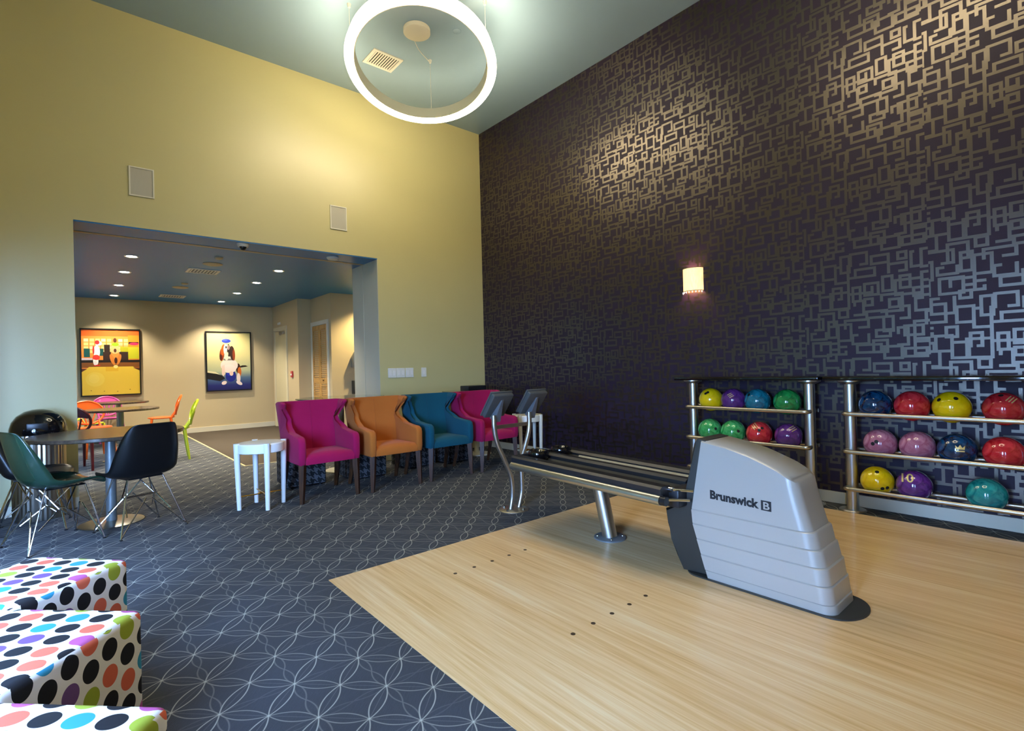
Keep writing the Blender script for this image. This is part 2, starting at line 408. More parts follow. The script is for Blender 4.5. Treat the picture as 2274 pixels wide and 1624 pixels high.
# wallpaper print: interlocked rectangular loops on a repeating tile, one raised ink layer
def wallpaper():
    N = 84; CELL = .0100
    g = np.zeros((N, N), bool); rng = random.Random(11); placed = 0; tries = 0
    while tries < 24000:
        tries += 1
        w = rng.choice([7, 8, 9, 11, 13, 15, 18]); h = rng.choice([7, 8, 9, 11, 13, 15])
        if tries > 9000: w = rng.choice([5, 6, 7, 9]); h = rng.choice([5, 6, 7, 9])
        x = rng.randrange(N); y = rng.randrange(N)
        bad = tot = 0
        for i in range(w):
            for yy in list(range(y - 2, y + 4)) + list(range(y + h - 4, y + h + 2)):
                tot += 1; bad += g[(x + i) % N, yy % N]
        for j in range(h):
            for xx in list(range(x - 2, x + 4)) + list(range(x + w - 4, x + w + 2)):
                tot += 1; bad += g[xx % N, (y + j) % N]
        fr = bad / tot
        if fr > .20 or (placed > 8 and fr < .06 and tries < 9000): continue
        cut = rng.randrange(4) if rng.random() < .35 else None      # some loops stay open on one side
        for i in range(w):
            for j in range(h):
                if not (i < 2 or i >= w - 2 or j < 2 or j >= h - 2): continue
                if cut == 0 and j < 2 and w*.4 <= i < w - 2: continue
                if cut == 1 and j >= h - 2 and 2 <= i < w*.6: continue
                if cut == 2 and i < 2 and h*.4 <= j < h - 2: continue
                if cut == 3 and i >= w - 2 and 2 <= j < h*.6: continue
                g[(x + i) % N, (y + j) % N] = True
        placed += 1
        if g.mean() > .46: break
    # merge cells into rectangles
    used = np.zeros_like(g); rects = []
    for j in range(N):
        i = 0
        while i < N:
            if g[i, j] and not used[i, j]:
                i1 = i
                while i1 < N and g[i1, j] and not used[i1, j]: i1 += 1
                j1 = j + 1
                while j1 < N and g[i:i1, j1].all() and not used[i:i1, j1].any(): j1 += 1
                used[i:i1, j:j1] = True; rects.append((i, i1, j, j1)); i = i1
            else: i += 1
    T = N * CELL; verts = []; faces = []
    y0, y1, z0, z1 = YF, YB - .002, .094, ZC - .002
    for ty in range(int(math.floor(y0 / T)), int(math.ceil(y1 / T))):
        for tz in range(0, int(math.ceil(z1 / T)) + 1):
            off = (ty % 2) * .5 * T
            for (a, b, c, d) in rects:
                ya, yb = max(y0, ty*T + a*CELL), min(y1, ty*T + b*CELL)
                za, zb = max(z0, tz*T + c*CELL - off), min(z1, tz*T + d*CELL - off)
                if yb - ya < 1e-4 or zb - za < 1e-4: continue
                k = len(verts); X = XR - .0006
                verts += [(X, ya, za), (X, ya, zb), (X, yb, zb), (X, yb, za)]; faces.append((k, k+1, k+2, k+3))
    me = bpy.data.meshes.new('wallpaper_print'); me.from_pydata(verts, [], faces); me.materials.append(M_patt)
    o = bpy.data.objects.new('wallpaper_print', me); COL.objects.link(o); o.parent = wall_right; o['kind'] = 'stuff'
    o['label'] = 'metallic interlocking rectangle print'
wallpaper()

# ------------------------------------------------------------------ ring pendants
M_ringglow = mat('glowing_ring_diffuser', 'fff6e0', .5, emit=(1.0, .84, .58), estr=RING_STRENGTH)
M_ringtop = mat('ring_uplight', 'fff6e0', .5, emit=(1.0, .84, .58), estr=RING_STRENGTH*.22)
M_ringin = mat('cream_ring_inner', 'e4dac0', .5)
def ring_pendant(cx, cy, label):
    CZ = 4.259
    t = thing('ring_pendant', label, 'pendant lamp', (cx, cy, CZ), 0, 'ring pendants')
    nrm = Vector((.175, .244, 1)).normalized(); M = Vector((0, 0, 1)).rotation_difference(nrm).to_matrix().to_4x4()
    bm = new(); lathe(bm, [(.672, .002), (.672, 0), (.752, 0), (.760, .008), (.735, .125), (.727, .132), (.715, .132)], n=96, M=M)
    obj('diffuser', bm, M_ringglow, t)
    bm = new(); lathe(bm, [(.672, .002), (.662, .002), (.662, .134), (.672, .134)], n=96, closed=True, M=M)
    obj('inner_band', bm, M_ringin, t)
    bm = new(); lathe(bm, [(.673, .130), (.673, .1335), (.714, .1335), (.714, .130)], n=96, closed=True, M=M); obj('top_lens', bm, M_ringtop, t)
    H = ZC - CZ
    for a in (159.0, -59.0, 51.0):
        x, y = .70*math.cos(math.radians(a)), .70*math.sin(math.radians(a))
        zz = -(.175*x + .244*y) + .125
        bm = new(); cyl(bm, (x, y, zz), (x, y, H - .02), .002, n=8); obj('cable', bm, M_white, t)
        bm = new(); lathe(bm, [(0, -.035), (.012, -.035), (.016, -.02), (.02, 0), (0, 0)], (x, y, H), 12); obj('ceiling_stud', bm, M_white, t)
    bm = new(); lathe(bm, [(0, -.05), (.125, -.05), (.14, -.04), (.14, 0), (0, 0)], (.05, .17, H), 36); obj('canopy', bm, M_ringin, t)
    a = math.radians(51); x, y = .70*math.cos(a), .70*math.sin(a)
    bm = new(); tube(bm, smooth_path([(.09, .29, H - .045), (.2, .38, H - .06), (x - .02, y - .01, H - .03)], 6), .004, 8); obj('power_cable', bm, M_white, t)
    return t
ring_pendant(2.734, 4.488, 'large glowing white ring pendant hanging from the ceiling near the corner')
ring_pendant(2.734, 1.00, 'second glowing ring pendant hanging over the bowling lane')

# ------------------------------------------------------------------ ceiling and wall fittings
def vent(name, label, c, sx, sy, z, nslat, group=None, slat_axis='y'):
    t = thing(name, label, 'air vent', (c[0], c[1], z), 0, group)
    f = .035; bm = new()
    for lo, hi in (((-sx/2, -sy/2), (sx/2, -sy/2 + f)), ((-sx/2, sy/2 - f), (sx/2, sy/2)), ((-sx/2, -sy/2 + f), (-sx/2 + f, sy/2 - f)), ((sx/2 - f, -sy/2 + f), (sx/2, sy/2 - f))):
        box(bm, (lo[0], lo[1], -.012), (hi[0], hi[1], 0))
    obj('vent_frame', bm, M_white, t, smooth=False)
    bm = new(); box(bm, (-sx/2 + f, -sy/2 + f, -.002), (sx/2 - f, sy/2 - f, 0)); obj('vent_duct', bm, M_black, t, smooth=False)
    for k in range(nslat):
        p = -sx/2 + f + (sx - 2*f) * (k + .5) / nslat
        bm = new(); box(bm, (-.007, -sy/2 + f, -.003), (.007, sy/2 - f, .003), M=Matrix.Translation((p, 0, -.007)) @ Matrix.Rotation(.6, 4, 'Y'))
        obj('slat', bm, M_white, t, smooth=False)
    return t
vent('ceiling_vent', 'white slatted air vent seen inside the hanging ring', (2.75, 5.37), .36, .31, ZC, 10)
vent('ceiling_vent', 'nearer slatted vent in the blue back-room ceiling', (1.42, 8.50), .40, .34, ZC2, 8, 'back-room vents')
vent('ceiling_vent', 'farther slatted vent in the blue back-room ceiling near the pictures', (1.40, 11.45), .40, .34, ZC2, 8, 'back-room vents')
def disc(name, label, cat, c, r, h, m, group=None):
    bm = new(); lathe(bm, [(0, -h), (r*.8, -h), (r, -h*.4), (r, 0), (0, 0)], n=28)
    o = obj(name, bm, m, loc=c); return tag(o, label, cat, group)
disc('sprinkler_cover', 'small flush round sprinkler cover inside the hanging ring', 'sprinkler cover', (3.13, 4.42, ZC), .045, .006, M_ceil)
disc('ceiling_speaker', 'nearer round speaker in the back-room ceiling', 'ceiling speaker', (1.436, 7.9, ZC2), .12, .015, M_tan)
disc('ceiling_speaker', 'farther round speaker in the back-room ceiling', 'ceiling speaker', (1.37, 10.25, ZC2), .12, .015, M_tan)
disc('ceiling_sensor', 'nearer tiny round sensor in the back-room ceiling', 'sensor', (1.42, 7.42, ZC2), .05, .02, M_tan)
disc('ceiling_sensor', 'farther tiny round sensor in the back-room ceiling', 'sensor', (1.37, 9.78, ZC2), .05, .02, M_tan)
disc('smoke_detector', 'round white smoke detector under the soffit near the right jamb', 'smoke detector', (2.51, 6.40, OPZ), .075, .03, M_white)
t = thing('dome_camera', 'small white dome camera under the soffit of the opening', 'security camera', (1.444, 6.28, OPZ))
bm = new(); lathe(bm, [(0, -.035), (.05, -.035), (.06, -.02), (.062, 0), (0, 0)], n=28); obj('housing', bm, M_white, t)
bm = new(); lathe(bm, [(0, -.075), (.018, -.071), (.032, -.058), (.038, -.035), (0, -.035)], n=24); obj('dome', bm, M_blackgloss, t)

M_bulb = mat('downlight_glow', 'ffffff', .5, emit=(1.0, .9, .72), estr=45.0)
dl_names = {0: 'nearest', 1: 'second', 2: 'third', 3: 'farthest'}
for s, X in (('left', .55), ('right', 2.295)):
    for k, Y in enumerate((7.93, 9.15, 10.5, 11.85)):
        t = thing('recessed_downlight', '%s downlight from the opening in the %s row of the back-room ceiling' % (dl_names[k], s), 'downlight', (X, Y, ZC2), 0, 'back-room downlights')
        bm = new(); lathe(bm, [(.055, -.001), (.075, -.006), (.08, 0), (.055, 0)], n=28, closed=True); obj('trim_ring', bm, M_white, t)
        bm = new(); lathe(bm, [(0, -.004), (.052, -.004), (.052, -.0005), (0, -.0005)], n=24); obj('lens', bm, M_bulb, t)
        l = bpy.data.lights.new('downlight_beam', 'SPOT'); l.energy = SPOT_POWER; l.color = (1.0, .89, .72); l.spot_size = math.radians(110); l.spot_blend = .6; l.shadow_soft_size = .04
        lo = bpy.data.objects.new('downlight_beam', l); COL.objects.link(lo); lo.parent = t; lo.location = (0, 0, -.012)
# hidden alcove lamp by the restroom wall (yellow wash on that wall)
t = thing('recessed_downlight', 'downlight above the yellow-lit alcove wall', 'downlight', (4.6, 9.15, ZC2))
bm = new(); lathe(bm, [(.055, -.001), (.075, -.006), (.08, 0), (.055, 0)], n=28, closed=True); obj('trim_ring', bm, M_white, t)
bm = new(); lathe(bm, [(0, -.004), (.052, -.004), (.052, -.0005), (0, -.0005)], n=24); obj('lens', bm, M_bulb, t)
l = bpy.data.lights.new('downlight_beam', 'SPOT'); l.energy = SPOT_POWER*1.6; l.color = (1.0, .78, .40); l.spot_size = math.radians(130); l.spot_blend = .6; l.shadow_soft_size = .04
lo = bpy.data.objects.new('downlight_beam', l); COL.objects.link(lo); lo.parent = t; lo.location = (0, 0, -.012)

def wall_speaker(x0, x1, z0, z1, label):
    t = thing('wall_speaker', label, 'wall speaker', ((x0 + x1)/2, YB, z0), 0, 'in-wall speakers')
    w = (x1 - x0)/2; h = z1 - z0; f = .012
    bm = new()
    for lo, hi in (((-w, 0), (w, f)), ((-w, h - f), (w, h)), ((-w, f), (-w + f, h - f)), ((w - f, f), (w, h - f))):
        box(bm, (lo[0], -.012, lo[1]), (hi[0], -.0005, hi[1]))
    obj('frame', bm, M_white, t, smooth=False)
    bm = new(); box(bm, (-w + f, -.007, f), (w - f, -.0005, h - f)); obj('grille', bm, M_grille, t, smooth=False)
M_grille = mat('perforated_grille', 'b9b5a4', .6); n = NT(M_grille); x, y, z = n.coord()
_gx = n.m('ABSOLUTE', n.m('SUBTRACT', n.m('FRACT', n.m('MULTIPLY', x, 250)), .5)); _gz = n.m('ABSOLUTE', n.m('SUBTRACT', n.m('FRACT', n.m('MULTIPLY', z, 250)), .5))
n.base(n.mix(n.m('LESS_THAN', n.m('ADD', _gx, _gz), .35), 'c2beae', '8d897b'))
wall_speaker(.421, .626, 2.97, 3.26, 'white framed wall speaker above the left part of the opening')
wall_speaker(2.409, 2.619, 2.955, 3.25, 'white framed wall speaker above the right end of the opening')

def switch_plate(x0, x1, n, label, z0=1.088, z1=1.215):
    t = thing('light_switch', label, 'light switch', ((x0 + x1)/2, YB, z0), 0, 'switch plates')
    w = (x1 - x0)/2; h = z1 - z0
    bm = new(); box(bm, (-w, -.008, 0), (w, -.0005, h), .002, 1); obj('plate', bm, M_white, t)
    for k in range(n):
        c = -w + 2*w*(k + .5)/n; r = min(.017, w/n*.6)
        bm = new(); box(bm, (c - r, -.0125, h*.24), (c + r, -.0081, h*.76), .002, 1, M=Matrix.Translation((0, 0, 0))); obj('rocker', bm, mat('switch_rocker', 'e6e2d6', .35), t)
switch_plate(3.136, 3.258, 2, 'double switch plate, leftmost of the row beside the opening')
switch_plate(3.262, 3.384, 2, 'double switch plate, middle of the row beside the opening')
switch_plate(3.394, 3.516, 2, 'double switch plate, rightmost of the joined row')
switch_plate(3.640, 3.720, 1, 'single switch plate standing apart towards the dark wall')

# sconce on the patterned wall
t = thing('wall_sconce', 'small half-round glowing wall sconce with beaded shade on the dark wall', 'wall lamp', (XR, 2.70, 1.90))
M_shade = mat('sconce_shade', 'ffe2a8', .5, emit=(1.0, .66, .30), estr=2.0)
n = NT(M_shade); x, y, z = n.coord(); s_ = n.noise(n.comb(n.m('MULTIPLY', y, 90), n.m('MULTIPLY', z, 14), 0), 1, 2)
n.inp('Emission Strength', n.m('MULTIPLY_ADD', s_, 2.0, .15))
K = 20
bm = new(); R1, R2, H = .105, .100, .235
rings = []
for r, z in ((R1, 0), (R1, H), (R2, H), (R2, 0)):
    rings.append([bm.verts.new((-.0007 - r*.85*math.sin(PI*k/K), -r*math.cos(PI*k/K), z)) for k in range(K + 1)])
for i in range(4):
    for k in range(K): bm.faces.new((rings[i][k], rings[i][k+1], rings[(i+1) % 4][k+1], rings[(i+1) % 4][k]))
obj('shade', bm, M_shade, t)
for z in (0.0, .229):
    bm = new(); tube(bm, [(-.003 - .107*.85*math.sin(PI*k/K), -.107*math.cos(PI*k/K), z + .003) for k in range(K + 1)], .003, 6); obj('rim', bm, M_char, t)
bm = new(); box(bm, (-.012, -.05, .04), (-.0007, .05, .20)); obj('back_plate', bm, M_nickel, t, smooth=False)
M_crystal = mat('crystal_bead', 'ffffff', .1, emit=(1, .85, .6), estr=1.2)
for k in range(9):
    a = PI * (k + 1) / 10
    bm = new(); lathe(bm, [(0, -.012), (.006, -.002), (.006, .006), (0, .012)], (-.002 - .108*.85*math.sin(a), -.108*math.cos(a), -.010), 8); obj('bead', bm, M_crystal, t)
l = bpy.data.lights.new('sconce_bulb', 'POINT'); l.energy = 14; l.color = (1, .55, .42); l.shadow_soft_size = .03
lo = bpy.data.objects.new('sconce_bulb', l); COL.objects.link(lo); lo.parent = t; lo.location = (-.045, 0, .115)

# ------------------------------------------------------------------ armchairs in a row
def armchair(x, y, m, label, rotz=0.0):
    t = thing('armchair', label, 'armchair', (x, y, 0), rotz, 'winged armchairs in a row')
    prof = [(-.285, .345), (-.300, .40), (-.300, .545), (-.285, .585), (-.25, .603), (-.12, .606), (-.01, .618), (.085, .640), (.160, .68), (.182, .735), (.165, .79), (.115, .838), (.065, .872), (.055, .888), (.07, .90), (.13, .905), (.26, .905), (.292, .895), (.285, .80), (.262, .60), (.235, .345)]
    for s in (-1, 1):
        bm = new(); prism(bm, prof, 'x', s*.220 if s > 0 else -.288, s*.288 if s > 0 else -.220, .022, 3)
        for v in bm.verts:
            z = v.co.z
            if z > .6:
                k = (z - .6)/.3
                if abs(v.co.x) < .254: v.co.x += s*.024*min(1, k*2)
                v.co.x += s * (.034 * k**1.2 - .048*math.exp(-((z - .735)/.065)**2))
        obj('arm', bm, m, t, angle=60)
    bm = new()
    n1, n2 = 10, 8
    def back(u, w, dy):
        z = .36 + .545*w; hx = .235 + .055*max(0, (w - .4)/.6) - .045*math.exp(-((z - .735)/.065)**2)
        return (hx*u, .165 + .075*w + dy - .03*(1 - u*u)*0 + .028*(u*u) * -1, z)
    F = [[bm.verts.new(back(-1 + 2*i/n1, j/n2, 0)) for i in range(n1 + 1)] for j in range(n2 + 1)]
    B = [[bm.verts.new((F[j][i].co.x, .25 + .045*j/n2, F[j][i].co.z)) for i in range(n1 + 1)] for j in range(n2 + 1)]
    for j in range(n2):
        for i in range(n1):
            bm.faces.new((F[j][i], F[j][i+1], F[j+1][i+1], F[j+1][i])); bm.faces.new((B[j][i], B[j+1][i], B[j+1][i+1], B[j][i+1]))
    for i in range(n1):
        bm.faces.new((F[n2][i], F[n2][i+1], B[n2][i+1], B[n2][i])); bm.faces.new((F[0][i+1], F[0][i], B[0][i], B[0][i+1]))
    for j in range(n2):
        bm.faces.new((F[j+1][0], F[j][0], B[j][0], B[j+1][0])) if False else bm.faces.new((F[j][0], F[j+1][0], B[j+1][0], B[j][0]))
        bm.faces.new((F[j+1][n1], F[j][n1], B[j][n1], B[j+1][n1]))
    bk = obj('backrest', bm, m, t, angle=50)
    bm = new(); tube(bm, [back(0, w, -.001) for w in (.12, .4, .7, .97)], .0035, 6); obj('seam', bm, m, bk)
    bm = new(); N1, N2 = 12, 10
    top = [[None]*(N1 + 1) for _ in range(N2 + 1)]; bot = [[None]*(N1 + 1) for _ in range(N2 + 1)]
    for j in range(N2 + 1):
        for i in range(N1 + 1):
            u = -1 + 2*i/N1; w = j/N2
            yv = -.292 + .47*w; xv = .228*u
            e = max(0, 1 - w/.10)
            zz = .432 + .018*(1 - u*u)*math.sin(PI*min(1, w + .12)) - .03*e*e
            top[j][i] = bm.verts.new((xv, yv - .004*(1 - e), zz)); bot[j][i] = bm.verts.new((xv, yv, .348))
    for j in range(N2):
        for i in range(N1):
            bm.faces.new((top[j][i], top[j][i+1], top[j+1][i+1], top[j+1][i])); bm.faces.new((bot[j][i], bot[j+1][i], bot[j+1][i+1], bot[j][i+1]))
    for i in range(N1):
        bm.faces.new((bot[0][i], bot[0][i+1], top[0][i+1], top[0][i])); bm.faces.new((bot[N2][i+1], bot[N2][i], top[N2][i], top[N2][i+1]))
    for j in range(N2):
        bm.faces.new((bot[j+1][0], bot[j][0], top[j][0], top[j+1][0])); bm.faces.new((bot[j][N1], bot[j+1][N1], top[j+1][N1], top[j][N1]))
    obj('seat', bm, m, t, angle=60)
    for sx in (-1, 1):
        for fr in (1, 0):
            bm = new()
            if fr: a, b = (sx*.250, -.262, .350), (sx*.262, -.268, 0)
            else: a, b = (sx*.255, .20, .350), (sx*.265, .285, 0)
            tube(bm, [a, (Vector(a)*.5 + Vector(b)*.5 + Vector((0, -.012 if not fr else 0, 0))), b], [.036, .030, .021], 4)
            obj('leg', bm, M_darkwood, t, smooth=False)
    return t
armchair(1.785, 5.00, M_pink, 'magenta armchair, leftmost of the row, beside the white stool')
armchair(2.440, 4.94, M_orange, 'orange armchair between the magenta and the teal one', -.01)
armchair(3.095, 4.94, M_teal, 'teal armchair between the orange and the far magenta one')
armchair(3.745, 4.92, M_pink, 'magenta armchair, rightmost of the row, behind the grey consoles', .02)

# ------------------------------------------------------------------ white stools
def stool(x, y, label, rot=0.0, m=M_whitelac):
    t = thing('side_stool', label, 'stool', (x, y, 0), rot, 'white round stools')
    bm = new(); lathe(bm, [(0, .49), (.185, .49), (.193, .495), (.193, .565), (.186, .573), (.165, .576), (0, .578)], n=40); obj('seat', bm, m, t)
    for k in range(4):
        a = PI/2*k; c, s = math.cos(a), math.sin(a)
        bm = new(); tube(bm, [(c*.195, s*.195, .5795), (c*.193, s*.193, .48), (c*.183, s*.183, 0)], [.025, .025, .018], 14); obj('leg', bm, m, t)
    for k in range(2):
        a = PI/2*k; c, s = math.cos(a), math.sin(a); z = .115 + k*.012
        bm = new(); cyl(bm, (c*.175, s*.175, z), (-c*.175, -s*.175, z), .0055, n=8); obj('cross_rod', bm, M_brass, t)
    bm = new(); lathe(bm, [(.022, -.006), (.032, 0), (.022, .006), (.015, 0)], (0, 0, .121), 20, closed=True); obj('brass_ring', bm, M_brass, t)
stool(1.243, 4.943, 'white round side stool with brass rods left of the magenta armchair', 0)
stool(4.40, 4.87, 'white round side stool against the dark wall behind the consoles', math.radians(20), mat('cream_lacquer', 'e0dac6', .3))

# ------------------------------------------------------------------ glass tables and houndstooth cubes behind the armchairs
def glass_table(x, y, r, label):
    t = thing('glass_table', label, 'table', (x, y, 0), 0, 'round glass tables')
    bm = new(); lathe(bm, [(0, .868), (r, .868), (r + .004, .874), (r, .880), (0, .880)], n=64); obj('glass_top', bm, M_glass, t)
    bm = new(); lathe(bm, [(r + .0041, .869), (r + .0075, .869), (r + .0075, .879), (r + .0041, .879)], n=64, closed=True); obj('edge_band', bm, mat('dark_glass_edge', '2a3a36', .15), t)
    bm = new(); lathe(bm, [(0, 0), (.20, 0), (.20, .012), (.04, .03), (.032, .06), (.032, .83), (.12, .862), (.12, .868), (0, .868)], n=32); obj('pedestal', bm, M_base, t)
glass_table(2.42, 6.02, .50, 'round glass-topped table behind the orange armchair at the opening')
glass_table(4.20, 5.71, .45, 'round glass-topped table in the corner with a black box on it')
M_hound = mat('houndstooth_fabric', '202126', .85)
def hound():
    m = M_hound; n = NT(m)
    tc = n.node('ShaderNodeUVMap'); sp = n.node('ShaderNodeSeparateXYZ'); n.t.links.new(tc.outputs[0], sp.inputs[0])
    S = 8/.075
    xi = n.m('FLOOR', n.m('MULTIPLY', sp.outputs[0], S)); yi = n.m('FLOOR', n.m('MULTIPLY', sp.outputs[1], S))
    tw = n.m('LESS_THAN', n.m('MODULO', n.m('ADD', n.m('ADD', xi, yi), 8000), 4), 1.5)
    wa = n.m('LESS_THAN', n.m('MODULO', n.m('ADD', xi, 8000), 8), 3.5); we = n.m('LESS_THAN', n.m('MODULO', n.m('ADD', yi, 8000), 8), 3.5)
    f = n.m('ADD', n.m('MULTIPLY', tw, wa), n.m('MULTIPLY', n.m('SUBTRACT', 1.0, tw), we))
    n.base(n.mix(f, '141519', '55575b'))
hound()
def box_uv(me, s=1.0):
    uv = me.uv_layers.new(name='UVMap')
    for p in me.polygons:
        nx, ny, nz = (abs(c) for c in p.normal)
        for li in p.loop_indices:
            co = me.vertices[me.loops[li].vertex_index].co
            if nz >= nx and nz >= ny: u = (co.x, co.y)
            elif nx >= ny: u = (co.y, co.z)
            else: u = (co.x, co.z)
            uv.data[li].uv = (u[0]*s, u[1]*s)
def cube_ottoman(name, x, y, w, h, rot, m, label, group, bev=.03, piping=None):
    t = thing(name, label, 'ottoman', (x, y, 0), rot, group)
    bm = new(); box(bm, (-w/2, -w/2, .02), (w/2, w/2, h), bev, 4)
    for v in bm.verts:                       # slightly crowned top
        if v.co.z > h - .001: pass
    o = obj('cushion', bm, m, t, angle=50); box_uv(o.data)
    for sx in (-1, 1):
        for sy in (-1, 1):
            b = new(); cyl(b, (sx*(w/2 - .05), sy*(w/2 - .05), .0), (sx*(w/2 - .05), sy*(w/2 - .05), .022), .018, n=12); obj('foot', b, M_black, t)
    return t
for k, (x, y, lab) in enumerate(((1.80, 5.60, 'houndstooth cube stool behind the leftmost magenta armchair'), (2.44, 5.50, 'houndstooth cube stool behind the orange armchair'), (3.16, 5.62, 'houndstooth cube stool behind the teal armchair'), (3.66, 5.55, 'houndstooth cube stool behind the far magenta armchair'))):
    cube_ottoman('houndstooth_ottoman', x, y, .40, .45, .05*(k - 1), M_hound, lab, 'houndstooth cubes', .02)
bm = new(); box(bm, (-.15, -.10, 0), (.15, .10, .065), .006, 2); o = obj('black_box', bm, M_black, loc=(4.16, 5.70, .8802)); tag(o, 'flat black box lying on the corner glass table', 'box')
bm = new(); box(bm, (-.145, -.095, .0655), (.145, .095, .069)); obj('lid', bm, M_char, o, smooth=False)

# ------------------------------------------------------------------ polka-dot ottomans
M_dots = mat('polka_dot_fabric', 'e8e6e0', .85)
def dots():
    m = M_dots; n = NT(m)
    tc = n.node('ShaderNodeUVMap'); sp = n.node('ShaderNodeSeparateXYZ'); n.t.links.new(tc.outputs[0], sp.inputs[0])
    PX, PY = .062, .078
    u = n.m('DIVIDE', sp.outputs[0], PX); col = n.m('FLOOR', u)
    odd = n.m('MODULO', n.m('ADD', col, 1000), 2)
    v = n.m('ADD', n.m('DIVIDE', sp.outputs[1], PY), n.m('MULTIPLY', odd, .5)); v = n.m('ADD', v, n.m('MULTIPLY', col, .12)); row = n.m('FLOOR', v)
    du = n.m('MULTIPLY', n.m('SUBTRACT', n.m('SUBTRACT', u, col), .5), PX); dv = n.m('MULTIPLY', n.m('SUBTRACT', n.m('SUBTRACT', v, row), .5), PY)
    e = n.m('ADD', n.m('POWER', n.m('DIVIDE', du, .0262), 2), n.m('POWER', n.m('DIVIDE', dv, .0315), 2))
    dot = n.m('LESS_THAN', e, 1.0)
    w = n.white(n.comb(col, row, 3.0))
    c = n.ramp(w, [(0, '2f8fb0'), (.2, 'd6664a'), (.42, '9aa832'), (.58, 'b2528c'), (.76, '6d4b80'), (.9, '2f8fb0')], True)
    blk = n.m('LESS_THAN', n.m('MODULO', n.m('ADD', n.m('ADD', col, row), 1000), 2), .5)
    n.base(n.mix(dot, 'e9e6df', n.mix(blk, c, '0d0d12')))
dots()
for k, (y, lab) in enumerate(((2.62, 'polka-dot cube ottoman, farthest of the three at the left edge'), (2.00, 'polka-dot cube ottoman, middle of the three at the left edge'), (1.375, 'polka-dot cube ottoman, nearest of the three in the bottom corner'))):
    cube_ottoman('polka_dot_ottoman', .155 - .315, y + .02, .44, .44, math.radians(45 if k else 41), M_dots, lab, 'polka-dot cubes', .022)

# ------------------------------------------------------------------ round table, wire-leg chairs, bin on the left
def round_table(x, y, r, zt, label, group, base_m=M_nickel, post_m=M_greymetal):
    t = thing('round_table', label, 'table', (x, y, 0), 0, group)
    bm = new(); lathe(bm, [(0, zt - .03), (r - .006, zt - .03), (r, zt - .024), (r, zt - .005), (r - .005, zt), (0, zt)], n=56); obj('tabletop', bm, M_tabletop, t)
    bm = new(); lathe(bm, [(0, .02), (.036, .02), (.036, zt - .045), (.11, zt - .035), (.11, zt - .03), (0, zt - .03)], n=24); obj('post', bm, post_m, t)
    bm = new(); lathe(bm, [(0, 0), (.215, 0), (.218, .008), (.20, .014), (.06, .022), (0, .022)], n=44); obj('base', bm, base_m, t)
round_table(.20, 5.31, .51, .74, 'dark round table on a grey post among the black shell chairs', 'round cafe tables')
round_table(.475, 9.23, .46, .74, 'dark round table nearest the opening among the colourful chairs', 'round cafe tables')
round_table(.56, 11.40, .44, .755, 'dark round table farthest back below the lane picture', 'round cafe tables')

